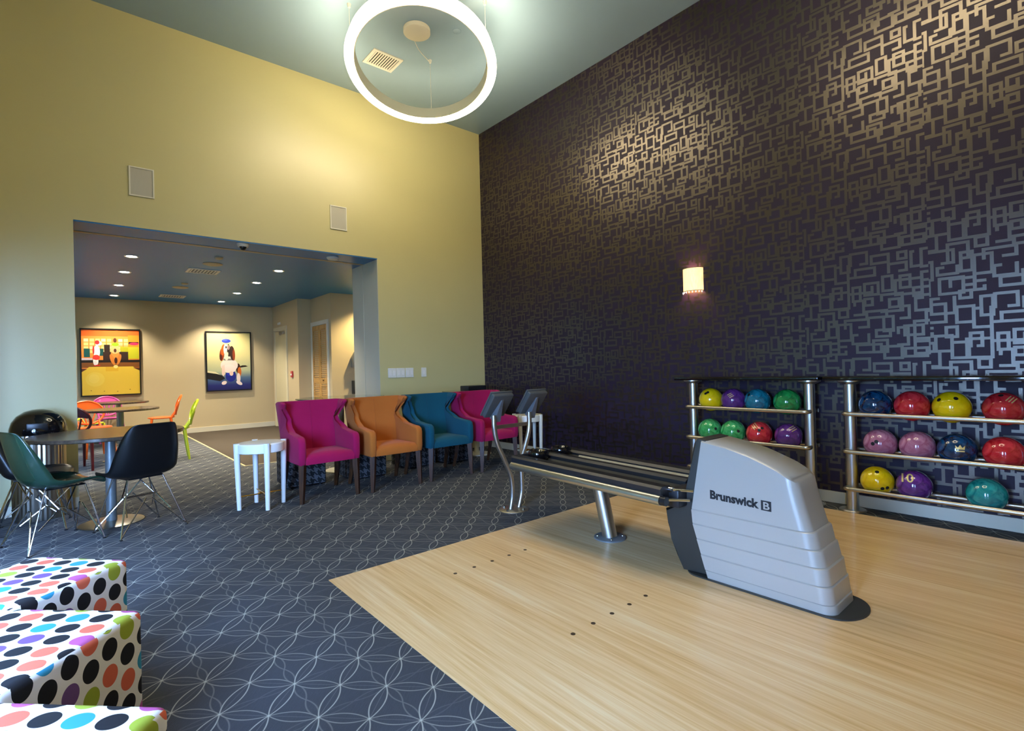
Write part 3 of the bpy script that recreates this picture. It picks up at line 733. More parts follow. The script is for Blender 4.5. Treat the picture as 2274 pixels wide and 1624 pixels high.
M_shellblack = mat('black_shell_plastic', '0c0c0e', .38)
M_shellgreen = mat('dark_green_shell_plastic', '1d3a2c', .22, coat=.3)
def shell_chair(x, y, ang, m, label):
    """moulded side-chair shell on a chrome wire base; local +y is the way it faces"""
    t = thing('shell_chair', label, 'chair', (x, y, 0), ang, 'moulded shell chairs')
    prof = [(.235, .405), (.22, .428), (.17, .437), (.08, .425), (-.02, .412), (-.10, .418), (-.155, .45), (-.19, .52), (-.215, .60), (-.235, .68), (-.252, .76), (-.262, .81), (-.275, .832)]
    wid = [.17, .195, .215, .228, .232, .23, .226, .220, .210, .195, .172, .145, .105]
    curl = [.0, .012, .028, .045, .06, .075, .085, .085, .075, .06, .04, .02, .0]
    bm = new(); K = 14; rows = []
    pr = smooth_path([(0, a, b) for a, b in prof], 3); wd = smooth_path([(w, c, 0) for w, c in zip(wid, curl)], 3)
    for i, (p, w) in enumerate(zip(pr, wd)):
        a = pr[max(0, i - 1)]; b = pr[min(len(pr) - 1, i + 1)]; d = (b - a).normalized(); nrm = Vector((0, d.z, -d.y))
        if nrm.z < 0 and nrm.y < 0: nrm = -nrm
        if nrm.dot(Vector((0, .5, .8))) < 0: nrm = -nrm
        row = []
        for k in range(K + 1):
            s = -1 + 2*k/K
            row.append(bm.verts.new(p + Vector((w.x*math.sin(s*PI/2*.92)/math.sin(PI/2*.92), 0, 0)) + nrm*(w.y*abs(s)**2.6)))
        rows.append(row)
    for a, b in zip(rows, rows[1:]):
        for k in range(K): bm.faces.new((a[k], a[k+1], b[k+1], b[k]))
    o = obj('seat_shell', bm, m, t, angle=80)
    md = o.modifiers.new('thickness', 'SOLIDIFY'); md.thickness = .007; md.offset = -1
    feet = [(-.225, .20), (.225, .20), (.225, -.23), (-.225, -.23)]
    mnt = [(-.12, .13), (.12, .13), (.12, -.10), (-.12, -.10)]
    zt = .408
    for i in range(4):
        f = Vector((feet[i][0], feet[i][1], .006)); a = Vector((mnt[i][0], mnt[i][1], zt)); b = Vector((mnt[(i + 1) % 4][0]*.9, mnt[(i + 1) % 4][1]*.9, zt)) if i % 2 == 0 else Vector((mnt[i - 1][0]*.9, mnt[i - 1][1]*.9, zt))
        bm = new(); cyl(bm, f, a, .006, n=8); cyl(bm, f + Vector((0, 0, .004)), b*.62 + f*.38 + Vector((0, 0, .0)), .0055, n=8); obj('leg', bm, M_chrome, t)
        bm = new(); lathe(bm, [(0, 0), (.011, 0), (.011, .008), (0, .012)], (f.x, f.y, 0), 10); obj('glide', bm, M_black, t)
    bm = new()
    for s in (-1, 1):
        cyl(bm, (-.11, s*.02, .255), (.11, s*.02, .255), .005, n=8)
        cyl(bm, (s*.11, .02, .255), (s*.02, .12, zt), .005, n=8); cyl(bm, (s*.11, -.02, .255), (s*.02, -.10, zt), .005, n=8)
        cyl(bm, (s*.11, .02, .255), (s*.15, .14, .14), .005, n=8); cyl(bm, (s*.11, -.02, .255), (s*.15, -.15, .14), .005, n=8)
    obj('wire_brace', bm, M_chrome, t)
    bm = new()
    for s in (-1, 1): cyl(bm, (-.12, s*.115 + .015, zt), (.12, s*.115 + .015, zt), .006, n=8); cyl(bm, (s*.12, -.10, zt), (s*.12, .13, zt), .006, n=8)
    obj('seat_mount', bm, M_black, t)
def face(dx, dy): return math.atan2(dy, dx) - PI/2
shell_chair(.36, 4.95, face(-.33, .94), M_shellblack, 'black shell chair with wire legs, right of the round table, back to the camera')
shell_chair(-.13, 4.98, face(.93, .36), M_shellgreen, 'dark green shell chair with wire legs at the left edge of the photo')
shell_chair(-.27, 5.56, face(.99, -.05), M_shellblack, 'black shell chair half hidden behind the dark green one')

t = thing('waste_bin', 'fluted metal waste bin with a glossy black dome lid against the wall', 'waste bin', (-.255, 5.985, 0))
bm = new(); n_ = 72; prof = [(.168, 0), (.172, .02), (.172, .70), (.165, .72)]
rings = []
for r, z in prof:
    rings.append([bm.verts.new(((r + (.004 if k % 2 else 0))*math.cos(2*PI*k/n_), (r + (.004 if k % 2 else 0))*math.sin(2*PI*k/n_), z)) for k in range(n_)])
for a, b in zip(rings, rings[1:]):
    for k in range(n_): bm.faces.new((a[k], a[(k+1) % n_], b[(k+1) % n_], b[k]))
bm.faces.new(rings[0][::-1]); bm.faces.new(rings[-1])
obj('body', bm, M_nickel, t, angle=20)
bm = new(); lathe(bm, [(0, .72), (.186, .72), (.19, .735), (.187, .77), (.172, .825), (.14, .875), (.09, .912), (.04, .927), (0, .93)], n=48); obj('dome_lid', bm, M_blackgloss, t, angle=60)
bm = new(); box(bm, (-.07, -.185, .755), (.07, -.13, .82), .01, 2); obj('push_flap', bm, M_black, t)

# ------------------------------------------------------------------ colourful dining chairs in the back room
def plastic(name, c): return mat(name, c, .3, coat=.2)
def cafe_chair(x, y, ang, m, label):
    t = thing('cafe_chair', label, 'chair', (x, y, 0), ang, 'colourful cafe chairs')
    bm = new(); lathe(bm, [(0, .425), (.19, .425), (.21, .437), (.205, .45), (.12, .446), (0, .444)], n=32); obj('seat', bm, m, t)
    for sx in (-1, 1):
        for sy in (-1, 1):
            bm = new(); tube(bm, [(sx*.15, sy*.14, .43), (sx*.19, sy*.19, 0)], [.022, .015], 10); obj('leg', bm, m, t)
    # oval back with leaf openings: rim, two uprights and fan ribs, leaning back (local -y)
    def bp(u, w):                       # u across, w up 0..1
        return Vector((u, -.185 - .10*w - .03*(1 - (u/.23)**2), .47 + .36*w))
    bm = new(); ring = [bp(.215*math.cos(2*PI*k/36), .52 + .48*math.sin(2*PI*k/36)) for k in range(36)]
    tube(bm, ring + [ring[0], ring[1]], .016, 8); bk = obj('back_rim', bm, m, t)
    bm = new()                          # solid crescent top of the back
    N = 14; top = []; low = []
    for k in range(N + 1):
        u = -.19 + .38*k/N; h = math.sqrt(max(0, 1 - (u/.215)**2))
        top.append(bp(u, .52 + .47*h)); low.append(bp(u, .52 + .10*h))
    A = [[bm.verts.new(p + Vector((0, d, 0))) for p in L] for L in (top, low) for d in (-.006, .006)]
    for a, b in ((0, 2), (3, 1), (1, 0), (2, 3)):
        for k in range(N): bm.faces.new((A[a][k], A[a][k+1], A[b][k+1], A[b][k]))
    obj('back_panel', bm, m, bk)
    for u in (-.12, -.04, .04, .12):
        bm = new(); cyl(bm, bp(u*.4, .06), bp(u, .58), .010, n=8); obj('back_rib', bm, m, bk)
    for s in (-1, 1):
        bm = new(); cyl(bm, (s*.13, -.15, .43), bp(s*.14, .18), .016, n=8); obj('back_post', bm, m, bk)
cafe_chair(.10, 8.72, face(.6, .8), plastic('maroon_plastic', '4a0d1c'), 'maroon chair with ribbed back nearest the jamb')
cafe_chair(.20, 9.98, face(.35, -.94), plastic('orange_plastic', 'e8641c'), 'orange chair behind the nearest cafe table, facing the camera')
cafe_chair(1.03, 8.70, face(-.99, .1), plastic('lime_plastic', 'a9b81e'), 'lime chair in profile right of the nearest cafe table')
cafe_chair(.13, 11.0, face(.8, -.6), plastic('yellow_plastic', 'd8e03c'), 'yellow chair left of the farthest cafe table')
cafe_chair(.46, 12.0, face(.15, -1), plastic('pink_plastic', 'd0509a'), 'pink chair against the far wall below the lane picture')
cafe_chair(1.16, 11.2, face(-1, .1), plastic('orange_plastic', 'e8641c'), 'orange chair in profile right of the farthest cafe table')

# ------------------------------------------------------------------ pictures on the far wall
def flatmat(c): return mat('print_' + c, c, .45)
def picture(x0, x1, z0, z1, label, shapes, bg):
    t = thing('framed_picture', label, 'picture', ((x0 + x1)/2, YFAR, z0), 0, 'framed pictures')
    w, h = x1 - x0, z1 - z0; f = .022
    bm = new()
    for lo, hi in (((-w/2, 0), (w/2, f)), ((-w/2, h - f), (w/2, h)), ((-w/2, f), (-w/2 + f, h - f)), ((w/2 - f, f), (w/2, h - f))):
        box(bm, (lo[0], -.045, lo[1]), (hi[0], -.0005, hi[1]))
    obj('frame', bm, M_black, t, smooth=False)
    iw, ih = w - 2*f, h - 2*f
    bm = new(); box(bm, (-iw/2, -.030, f), (iw/2, -.0005, h - f)); p = obj('canvas', bm, bg, t, smooth=False)
    bm = new(); mats = []; lay = 0
    for c, poly in shapes:
        m = flatmat(c)
        if m not in mats: mats.append(m)
        lay += 1
        fc = bm.faces.new([bm.verts.new((-iw/2 + iw*a, -.0302 - .00005*lay, f + ih*b)) for a, b in poly]); fc.material_index = mats.index(m)
    obj('printed_image', bm, mats, p, smooth=False)
def ell(cx, cy, rx, ry, n=18, rot=0.0):
    return [(cx + rx*math.cos(a)*math.cos(rot) - ry*math.sin(a)*math.sin(rot), cy + rx*math.cos(a)*math.sin(rot) + ry*math.sin(a)*math.cos(rot)) for a in (2*PI*k/n for k in range(n))]
def rc(a, b, c, d): return [(a, c), (b, c), (b, d), (a, d)]
def gradmat(name, stops, h):
    m = mat(name, 'ffffff', .4); n = NT(m); x, y, z = n.coord()
    n.base(n.ramp(n.m('DIVIDE', z, h), stops)); return m
S = [('e5641f', rc(0, 1, .90, 1)), ('e8893a', rc(0, 1, .40, .90))]
for i in range(8):
    for j in range(4):
        if i == 5 and j < 1: continue
        S.append(('f0c878' if (i + j) % 3 else 'f3dca0', rc(.04 + .098*i, .115 + .098*i, .86 - .058*(j) - .045, .86 - .058*j)))
S += [('d9861f', rc(.80, 1, .66, .92)), ('2a1a1c', rc(.81, .99, .78, .815)), ('d62a55', ell(.91, .785, .085, .022)),
      ('a9a51e', rc(.66, .80, .60, .74)), ('b7b420', rc(.80, .995, .55, .735)), ('15504c', rc(.04, .14, .58, .71)), ('154a46', rc(.30, .37, .60, .71)),
      ('2c1c14', rc(.38, .48, .60, .77)), ('33201a', rc(.36, .80, .52, .66)), ('1c1512', rc(0, 1, .49, .535)), ('c9b8c0', rc(.0, .18, .535, .565)),
      ('7c4a1c', rc(0, 1, .42, .495)), ('e0bd3e', [(0, .0), (1, 0), (1, .36), (.88, .43), (.12, .43), (0, .35)]), ('5a3320', [(0, .355), (.09, .40), (0, .405)]), ('5a3320', [(1, .365), (.88, .41), (1, .41)]),
      ('e4c64c', ell(.22, .24, .16, .11)), ('e7cb58', ell(.20, .25, .09, .07)), ('d8ab2a', rc(.40, .62, .36, .43)),
      # standing dog on the left with a red ball
      ('e9e3da', ell(.255, .66, .055, .10)), ('e9e3da', ell(.235, .52, .045, .07)), ('efe9e2', ell(.29, .79, .055, .035)), ('b02a28', ell(.265, .805, .04, .032)), ('b4332c', ell(.20, .69, .016, .07)), ('e0362c', ell(.245, .575, .062, .040)), ('c8281e', rc(.20, .31, .445, .462)), ('d8d2ca', ell(.225, .49, .03, .035)),
      # crouching dog in the middle with a green ball
      ('d9883a', ell(.57, .62, .075, .15)), ('c8762c', ell(.52, .54, .035, .09, rot=.4)), ('c8762c', ell(.63, .54, .035, .09, rot=-.4)), ('5a3018', ell(.57, .84, .03, .035)), ('e8b070', ell(.57, .70, .085, .07)), ('8cc41e', ell(.575, .775, .062, .030)), ('4a2a1c', ell(.57, .68, .025, .03)), ('3a1c12', ell(.58, .525, .028, .05)), ('e8d27a', ell(.575, .43, .04, .026)),
      ('8a6a22', ell(.15, .07, .012, .006)), ('8a6a22', ell(.37, .055, .012, .006)), ('8a6a22', ell(.60, .045, .012, .006)), ('8a6a22', ell(.82, .07, .014, .006))]
picture(.054, .967, .845, 2.124, 'framed picture of two dogs bowling on a yellow lane', S, flatmat('e0bd3e'))
S = [('e4d9a8', [(0, .25), (.20, .23), (.34, .19), (.30, .26), (.18, .32), (0, .34)]), ('1b1718', [(0, .20), (.28, .155), (.40, .20), (.34, .255), (.20, .285), (0, .31)]),
     # tail, hind leg
     ('1f130f', [(.72, .40), (.80, .425), (.88, .425), (.94, .405), (.86, .395), (.76, .385)]), ('3a1c10', ell(.705, .375, .055, .085)), ('c8641e', ell(.735, .31, .045, .085)), ('efd9cc', ell(.71, .20, .045, .09)), ('f0dccf', ell(.725, .115, .075, .032, rot=-.35)),
     # blue ball, body
     ('1b2485', ell(.53, .245, .125, .105)), ('2a36a8', ell(.49, .28, .05, .035)),
     ('efd9c8', ell(.50, .43, .20, .115)), ('f2dfd0', ell(.50, .37, .16, .075)), ('efcdb8', [(.33, .42), (.39, .44), (.40, .28), (.355, .235), (.325, .28)]), ('efc9b4', ell(.545, .285, .045, .04)), ('efd9cc', ell(.375, .125, .06, .032, rot=.2)),
     ('d8cfc0', ell(.46, .545, .10, .04)), ('7d7468', [(.36, .545), (.58, .545), (.56, .515), (.38, .515)]),
     # head: ears, face, muzzle, beret
     ('8a3312', ell(.335, .62, .055, .115, rot=-.15)), ('4a1c0c', ell(.31, .57, .03, .055)), ('c85a1c', ell(.365, .70, .045, .10, rot=-.2)), ('3a2218', ell(.575, .64, .06, .13, rot=.12)), ('8a3a18', ell(.61, .61, .03, .10)),
     ('efe2cc', ell(.425, .70, .05, .10)), ('e2d2b8', ell(.44, .60, .05, .085)), ('2c211c', ell(.50, .68, .045, .10)), ('9a7a70', ell(.49, .74, .03, .04)), ('15100e', ell(.435, .745, .018, .022)), ('15100e', ell(.49, .79, .014, .012)), ('e8c9a0', ell(.47, .63, .014, .03)),
     ('2f3fa8', ell(.44, .855, .105, .036)), ('4a5cc8', ell(.41, .868, .06, .018))]
picture(2.08, 2.96, .839, 2.12, 'framed picture of a basset hound in a blue beret', S, gradmat('hound_backdrop', [(.0, '191c55'), (.10, '232a6c'), (.22, '4f6a86'), (.34, 'b9bd92'), (.6, 'd9cd8c'), (1, 'e2d48e')], 1.28))

# ------------------------------------------------------------------ doors and fittings of the back room
M_door = mat('cream_door_paint', 'd8cfae', .4)
t = bpy.data.objects.new('door_1', None); COL.objects.link(t); t.location = (3.43, 11.36, 0); struct(t, 'cream door with a closer in the far corner')
bm = new()
for lo, hi in (((-.02, -.0, 0), (-.0005, .09, 2.21)), ((-.02, .83, 0), (-.0005, .92, 2.21)), ((-.02, .09, 2.12), (-.0005, .83, 2.21))): box(bm, lo, hi)
obj('door_frame', bm, M_door, t, smooth=False)
bm = new(); box(bm, (-.010, .09, .01), (-.0005, .83, 2.12)); obj('door_leaf', bm, mat('door_leaf_paint', 'cfc49c', .4), t, smooth=False)
bm = new(); box(bm, (-.055, .14, 2.03), (-.0105, .40, 2.09), .006, 1); tube(bm, [(-.05, .3, 2.095), (-.16, .42, 2.10), (-.05, .60, 2.11)], .008, 6); obj('door_closer', bm, M_nickel, t)
t = thing('exit_plaque', 'small white plaque on the wall above the far corner door', 'sign', (3.43, 11.905, 2.265)); bm = new(); box(bm, (-.012, -.10, 0), (-.0005, .10, .05), .003, 1); obj('plaque', bm, M_whitelac, t)
t = thing('fire_alarm', 'small red and white alarm box on the wall right of the cream door', 'fire alarm', (3.43, 11.06, 1.10))
bm = new(); box(bm, (-.03, -.05, 0), (-.0005, .05, .13), .004, 1); obj('back_box', bm, mat('red_alarm', 'b8403a', .4), t)
bm = new(); box(bm, (-.036, -.03, .04), (-.0301, .03, .075), .002, 1); obj('pull_bar', bm, M_whitelac, t)
M_pine = mat('pine_louver', 'c89a52', .45); n = NT(M_pine); x, y, z = n.coord(); n.base(n.ramp(n.noise(n.comb(n.m('MULTIPLY', y, 30), n.m('MULTIPLY', z, 3), x), 2, 3), [(.3, 'b07f3a'), (.7, 'dab06a')]))
t = bpy.data.objects.new('door_2', None); COL.objects.link(t); t.location = (3.70, 9.72, 0); struct(t, 'pine louvred bifold closet door in a white frame')
bm = new()
for lo, hi in (((-.02, 0, 0), (-.0005, .08, 2.21)), ((-.02, .86, 0), (-.0005, .94, 2.21)), ((-.02, .08, 2.13), (-.0005, .86, 2.21))): box(bm, lo, hi)
obj('door_frame', bm, M_white, t, smooth=False)
for k in range(2):
    a = .085 + .39*k; b = a + .38
    bm = new()
    for lo, hi in (((-.016, a, .02), (-.0005, a + .05, 2.12)), ((-.016, b - .05, .02), (-.0005, b, 2.12)), ((-.016, a + .05, .02), (-.0005, b - .05, .14)), ((-.016, a + .05, .98), (-.0005, b - .05, 1.08)), ((-.016, a + .05, 2.04), (-.0005, b - .05, 2.12))): box(bm, lo, hi)
    leaf = obj('door_leaf', bm, M_pine, t, smooth=False)
    bm = new()
    for z0, z1 in ((.14, .98), (1.08, 2.04)):
        q = int((z1 - z0)/.036)
        for i in range(q):
            z = z0 + (i + .5)*(z1 - z0)/q
            box(bm, (-.012, a + .05, z - .004), (-.001, b - .05, z + .014), M=None)
    obj('louvres', bm, M_pine, leaf, smooth=False)
    if k == 0:
        bm = new(); lathe(bm, [(0, 0), (.012, 0), (.016, .018), (0, .024)], n=14, M=Matrix.Translation((-.016, a + .19, 1.03)) @ Matrix.Rotation(-PI/2, 4, 'Y')); obj('knob', bm, M_darkwood, leaf)
t = thing('towel_dispenser', 'grey metal paper dispenser on the yellow-lit wall at the jamb', 'dispenser', (4.24, 9.61, 1.27))
bm = new(); prism(bm, [(-.16, 0), (.16, 0), (.16, .2), (.10, .30), (-.10, .30), (-.16, .2)], 'y', -.11, -.0005, .01, 2); obj('cover', bm, M_greymetal, t)
bm = new(); box(bm, (-.10, -.09, -.012), (.10, -.03, 0)); obj('paper_slot', bm, M_black, t, smooth=False)
t = thing('wall_niche_bin', 'dark waste slot mounted low on the yellow-lit wall at the jamb', 'waste bin', (4.23, 9.61, .75))
bm = new(); box(bm, (-.15, -.10, 0), (.15, -.0005, .26), .008, 2); obj('bin_body', bm, M_char, t)
bm = new(); box(bm, (-.12, -.104, .19), (.12, -.1005, .245)); obj('slot', bm, M_black, t, smooth=False)

# ------------------------------------------------------------------ ball racks along the patterned wall
RX = 4.585
def rack(yl, yr, label, rows, oa=.13, ob=.13):
    """yl > yr: far and near end posts"""
    t = thing('ball_rack', label, 'ball rack', (RX, yl, 0), 0, 'bowling ball racks'); L = yl - yr
    for y in (0, -L):
        bm = new(); cyl(bm, (0, y, .012), (0, y, .99), .041, n=28); p = obj('post', bm, M_satin, t)
        bm = new(); lathe(bm, [(0, 0), (.092, 0), (.092, .006), (.085, .012), (0, .012)], (0, y, .002), 32); obj('floor_flange', bm, M_satin, p)
        bm = new(); lathe(bm, [(0, .985), (.05, .985), (.085, 1.005), (.085, 1.018), (0, 1.018)], (0, y, 0), 32); obj('top_flange', bm, M_satin, p)
    for z in rows:
        bm = new(); x0 = -.103
        tube(bm, smooth_path([(-.03, .012, z), (-.075, .022, z), (x0, .0, z), (x0, -.06, z)], 5) + smooth_path([(x0, -L + .06, z), (x0, -L, z), (-.075, -L - .022, z), (-.03, -L - .012, z)], 5), .0165, 12); obj('front_rail', bm, M_nickel, t)
        bm = new(); tube(bm, [(.103, .03, z), (.103, -L - .03, z)], .0165, 12); obj('rear_rail', bm, M_nickel, t)
        for y in (0, -L):
            bm = new(); cyl(bm, (.03, y, z), (.1, y, z), .012, n=10); obj('rail_bracket', bm, M_nickel, t)
    bm = new(); box(bm, (-.19, -L - ob, 1.0185), (.155, oa, 1.05), .006, 2); obj('countertop', bm, M_blackgloss, t)
RZ = (.76, .47, .185)
rack(2.645, 1.605, 'silver ball rack behind the ball return machine', RZ, .09, .13)
rack(1.315, .275, 'silver ball rack nearest the right edge of the photo', RZ)

def ball_mat(name, a, b, pear=.5):
    m = mat('ball_' + name, a, .12, coat=.6); n = NT(m); n.coord()
    f = n.noise(n.vec, 9, 3, .5, 2.2); n.base(n.ramp(f, [(.35, a), (.60, b)])); return m
BM = {'yellow': ball_mat('yellow', 'e0b800', 'f0d010'), 'purple': ball_mat('purple', '431c56', '6d3482'), 'teal': ball_mat('teal', '07505f', '1d8496'),
      'green': ball_mat('green', '06602a', '2aa24c'), 'red': ball_mat('red', 'a80f1c', 'd83a40'), 'navy': ball_mat('navy', '081028', '12486e'),
      'rose': ball_mat('rose', '8e4a62', 'b57a8c'), 'sea': ball_mat('sea', '04696a', '2a9c90'), 'lightgreen': ball_mat('lightgreen', '127a34', '55b465')}
BR = .108
def on_ball(d):
    return Vector(d).normalized()
def ball(y, row, col, label, holes=None, num=None, script=None, rot=0):
    z = RZ[row] + .070
    t = thing('bowling_ball', label, 'bowling ball', (RX, y, z - BR), 0, 'bowling balls on the racks')
    bm = new(); bmesh.ops.create_uvsphere(bm, u_segments=40, v_segments=24, radius=BR)
    bmesh.ops.translate(bm, verts=bm.verts[:], vec=(0, 0, BR)); s = obj('ball_body', bm, BM[col], t, angle=180)
    tocam = (Vector((0, 0, 1.18)) - Vector((RX, y, z))).normalized()
    right = tocam.cross(Vector((0, 0, 1))) * -1; right.normalize(); up = right.cross(tocam) * -1
    if up.z < 0: up = -up
    def dirn(a, b): return (tocam*math.sqrt(max(0.02, 1 - a*a - b*b)) + right*a + up*b).normalized()
    for (a, b) in (holes or []):
        d = dirn(a, b); u, v = frame_of(d)
        bm = new(); c = Vector((0, 0, BR)) + d*(BR - .0002)
        rows = []
        for q in (.125, .085, .045):
            rows.append([bm.verts.new(Vector((0, 0, BR)) + (d + (u*math.cos(2*PI*k/16) + v*math.sin(2*PI*k/16))*q).normalized()*(BR + .0006)) for k in range(16)])
        mid = bm.verts.new(Vector((0, 0, BR)) + d*(BR + .0006))
        for A_, B_ in zip(rows, rows[1:]):
            for k in range(16): bm.faces.new((A_[k], A_[(k+1) % 16], B_[(k+1) % 16], B_[k]))
        for k in range(16): bm.faces.new((rows[-1][k], rows[-1][(k+1) % 16], mid))
        obj('finger_hole', bm, M_ball_hole, t)
    def letter(txt, a, b, size, roll, m):
        if txt == 'strokes':            # small slanted gold strokes
            V = [(q*size, p*size, 0) for q0 in (-.30, .0, .30) for q, p in ((q0, -.4), (q0 + .12, -.4), (q0 + .28, .4), (q0 + .16, .4))]
            F = [(0, 1, 2, 3), (4, 5, 6, 7), (8, 9, 10, 11)]
        elif txt == 'crown':            # pale crown-shaped emblem over a bar
            V = [(x*size, y*size, 0) for x, y in ((-.5, -.1), (.5, -.1), (.55, .5), (.25, .15), (0, .6), (-.25, .15), (-.55, .5), (-.5, -.45), (.5, -.45), (.5, -.25), (-.5, -.25))]
            F = [(0, 1, 3, 5), (1, 2, 3), (3, 4, 5), (5, 6, 0), (7, 8, 9, 10)]
        else:
            V, F = text_mesh(txt, size, .0012, 'CENTER')
        bm = new()
        cr, sr = math.cos(roll), math.sin(roll)
        vs = [bm.verts.new((x, yy, 0)) for (x, yy, _) in V]
        for f in F:
            try: bm.faces.new([vs[i] for i in f])
            except ValueError: pass
        bmesh.ops.triangulate(bm, faces=bm.faces[:])
        for _ in range(7):
            le = [e for e in bm.edges if e.calc_length() > .004]
            if not le: break
            bmesh.ops.subdivide_edges(bm, edges=le, cuts=1); bmesh.ops.triangulate(bm, faces=bm.faces[:])
        for v in bm.verts:
            x, yy = v.co.x*cr - v.co.y*sr, v.co.x*sr + v.co.y*cr
            v.co = Vector((0, 0, BR)) + dirn(a + x/BR, b + yy/BR)*(BR + .0014)
        obj('printed_number' if txt.isdigit() else 'printed_mark', bm, m, t)
    if num: letter(num[0], num[1], num[2], num[3], num[4] if len(num) > 4 else 0, M_gold)
    return t
# far rack, two visible rows
ball(2.462, 0, 'yellow', 'yellow ball at the left end of the far rack, top row', [(-.42, .52), (-.25, .62)])
ball(2.245, 0, 'purple', 'purple ball second on the far rack, top row', num=('strokes', -.25, .45, .05, -.9))
ball(2.026, 0, 'teal', 'teal ball third on the far rack, top row', [(-.62, .50)])
ball(1.778, 0, 'green', 'dark green ball at the right end of the far rack, top row')
ball(2.479, 1, 'lightgreen', 'green ball at the left end of the far rack, second row', [(.45, .10)])
ball(2.255, 1, 'lightgreen', 'green marbled ball second on the far rack, second row', [(.40, .05)])
ball(2.019, 1, 'red', 'red ball on the far rack, second row', [(.0, .28), (.22, .45)], num=('strokes', -.36, .52, .055, .8))
ball(1.775, 1, 'purple', 'purple ball at the right end of the far rack, second row', num=('strokes', .25, .62, .055, -.8))
# near rack, three rows
ball(1.151, 0, 'navy', 'dark blue swirled ball on the near rack, top row beside the post')
ball(.928, 0, 'red', 'red ball second on the near rack, top row')
ball(.708, 0, 'yellow', 'yellow ball third on the near rack, top row', [(-.60, .45), (.22, .55)])
ball(.448, 0, 'red', 'red ball at the right edge of the photo, top row', [(-.1, .80)], num=('strokes', .28, .58, .05, -.5))
ball(1.125, 1, 'rose', 'rose ball beside the post on the near rack, middle row', [(-.42, -.05), (-.22, .10)])
ball(.903, 1, 'rose', 'rose ball second on the near rack, middle row')
ball(.686, 1, 'navy', 'dark blue ball third on the near rack, middle row', num=('crown', .15, .05, .045, 0))
ball(.452, 1, 'red', 'red ball at the right edge of the photo, middle row')
ball(1.151, 2, 'yellow', 'yellow ball on the lowest row of the near rack', [(.0, .60), (.28, -.50), (.55, -.42)])
ball(.928, 2, 'purple', 'purple ball numbered ten on the lowest row of the near rack', num=('10', -.40, .18, .085, 0))
ball(.542, 2, 'sea', 'sea-green ball alone on the lowest row of the near rack')

# ------------------------------------------------------------------ ball return: pod and track
CXR = 2.742
t = thing('ball_return', 'silver and charcoal bowling ball return with a long black ball track', 'ball return', (CXR, 1.6, .002))
def loc(p): return (p[0] - CXR, p[1] - 1.6, p[2] - .002)
TOPC = [(.93, .548), (.978, .585), (1.076, .642), (1.207, .693), (1.33, .722), (1.463, .742), (1.52, .748)]
def ztop(y):
    for (a, b), (c, d) in zip(TOPC, TOPC[1:]):
        if y <= c: return b + (d - b)*(y - a)/(c - a)
    return TOPC[-1][1]
def back_y(z): return 1.535 - (1.535 - 1.463)*max(0, (z - .328))/.41 if z > .328 else 1.535 - (.328 - z)/.328*.10
def ring_pts(hw, yf, yb, r, nside=12):
    """right-hand outline: from back-left along left side to front, round the nose, back along right side"""
    P = []
    for k in range(nside): P.append((-hw, yb + (yf + r - yb)*k/nside))
    for k in range(7): a = PI/2*k/6; P.append((-hw + r - r*math.cos(a), yf + r - r*math.sin(a)))
    for k in range(7): a = PI/2*k/6; P.append((hw - r + r*math.sin(a), yf + r - r*math.cos(a)))
    for k in range(1, nside + 1): P.append((hw, yf + r + (yb - yf - r)*k/nside))
    return P
def tier(name, z0, z1, f0, f1, hw, lip, m, top=False):
    bm = new(); r = .055
    lv = [(z0, f0, hw), (z1 - lip, f1, hw), (z1, f1 + lip*1.2, hw - lip)] if not top else [(z0, f0, hw)]
    rows = []
    if not top:
        for z, yf, h in lv: rows.append([bm.verts.new(loc((CXR + x, y, z))) for x, y in ring_pts(h, yf, back_y(z), r)])
    else:
        for q in range(9):
            w = q/8
            row = []
            zn = z0 + (.585 - z0)*w; yf = f0 + (.978 - f0)*w
            for x, y in ring_pts(hw, yf, 1.49, r):
                zt_ = ztop(y); zz = z0 + (zt_ - z0)*w
                # back edge follows the slanted line
                yy = y if y < 1.2 else 1.2 + (y - 1.2)*(back_y(zz) - 1.2)/(1.49 - 1.2)
                row.append(bm.verts.new(loc((CXR + x, yy, zz))))
            rows.append(row)
        inner = []
        for v in rows[-1]:          # softened top edge
            x = v.co.x*.90; inner.append(bm.verts.new((x, v.co.y + (.012 if v.co.y + 1.6 < 1.0 else 0), v.co.z + .010)))
        rows.append(inner)
    for a, b in zip(rows, rows[1:]):
        for k in range(len(a) - 1): bm.faces.new((a[k], a[k+1], b[k+1], b[k]))
        bm.faces.new((a[-1], a[0], b[0], b[-1]))
    a = rows[-1]; n_ = len(a)
    for k in range(n_//2 - 1): bm.faces.new((a[k], a[k+1], a[n_-2-k], a[n_-1-k]))
    a = rows[0]
    for k in range(n_//2 - 1): bm.faces.new((a[k+1], a[k], a[n_-1-k], a[n_-2-k]))
    return obj(name, bm, m, t, angle=42)
HW = .142
tier('upper_cover', .368, None, .921, None, HW, 0, M_silver, top=True)
tier('shell_tier', .290, .367, .893, .908, HW + .003, .006, M_silver)
tier('shell_tier', .212, .289, .868, .884, HW + .006, .006, M_silver)
tier('shell_tier', .132, .211, .850, .860, HW + .009, .006, M_silver)
tier('shell_tier', .052, .131, .835, .844, HW + .012, .006, M_silver)
tier('base_skirt', .008, .051, .826, .830, HW + .010, .004, M_silver)
bm = new(); prism(bm, [(1.40, .02), (1.595, .005), (1.635, .08), (1.655, .17), (1.69, .25), (1.702, .335), (1.577, .37), (1.510, .735), (1.49, .762), (1.44, .756), (1.40, .70)], 'x', CXR - .135, CXR + .135, .012, 2)
bmesh.ops.translate(bm, verts=bm.verts[:], vec=(-CXR, -1.6, -.002)); obj('rear_housing', bm, M_char, t)
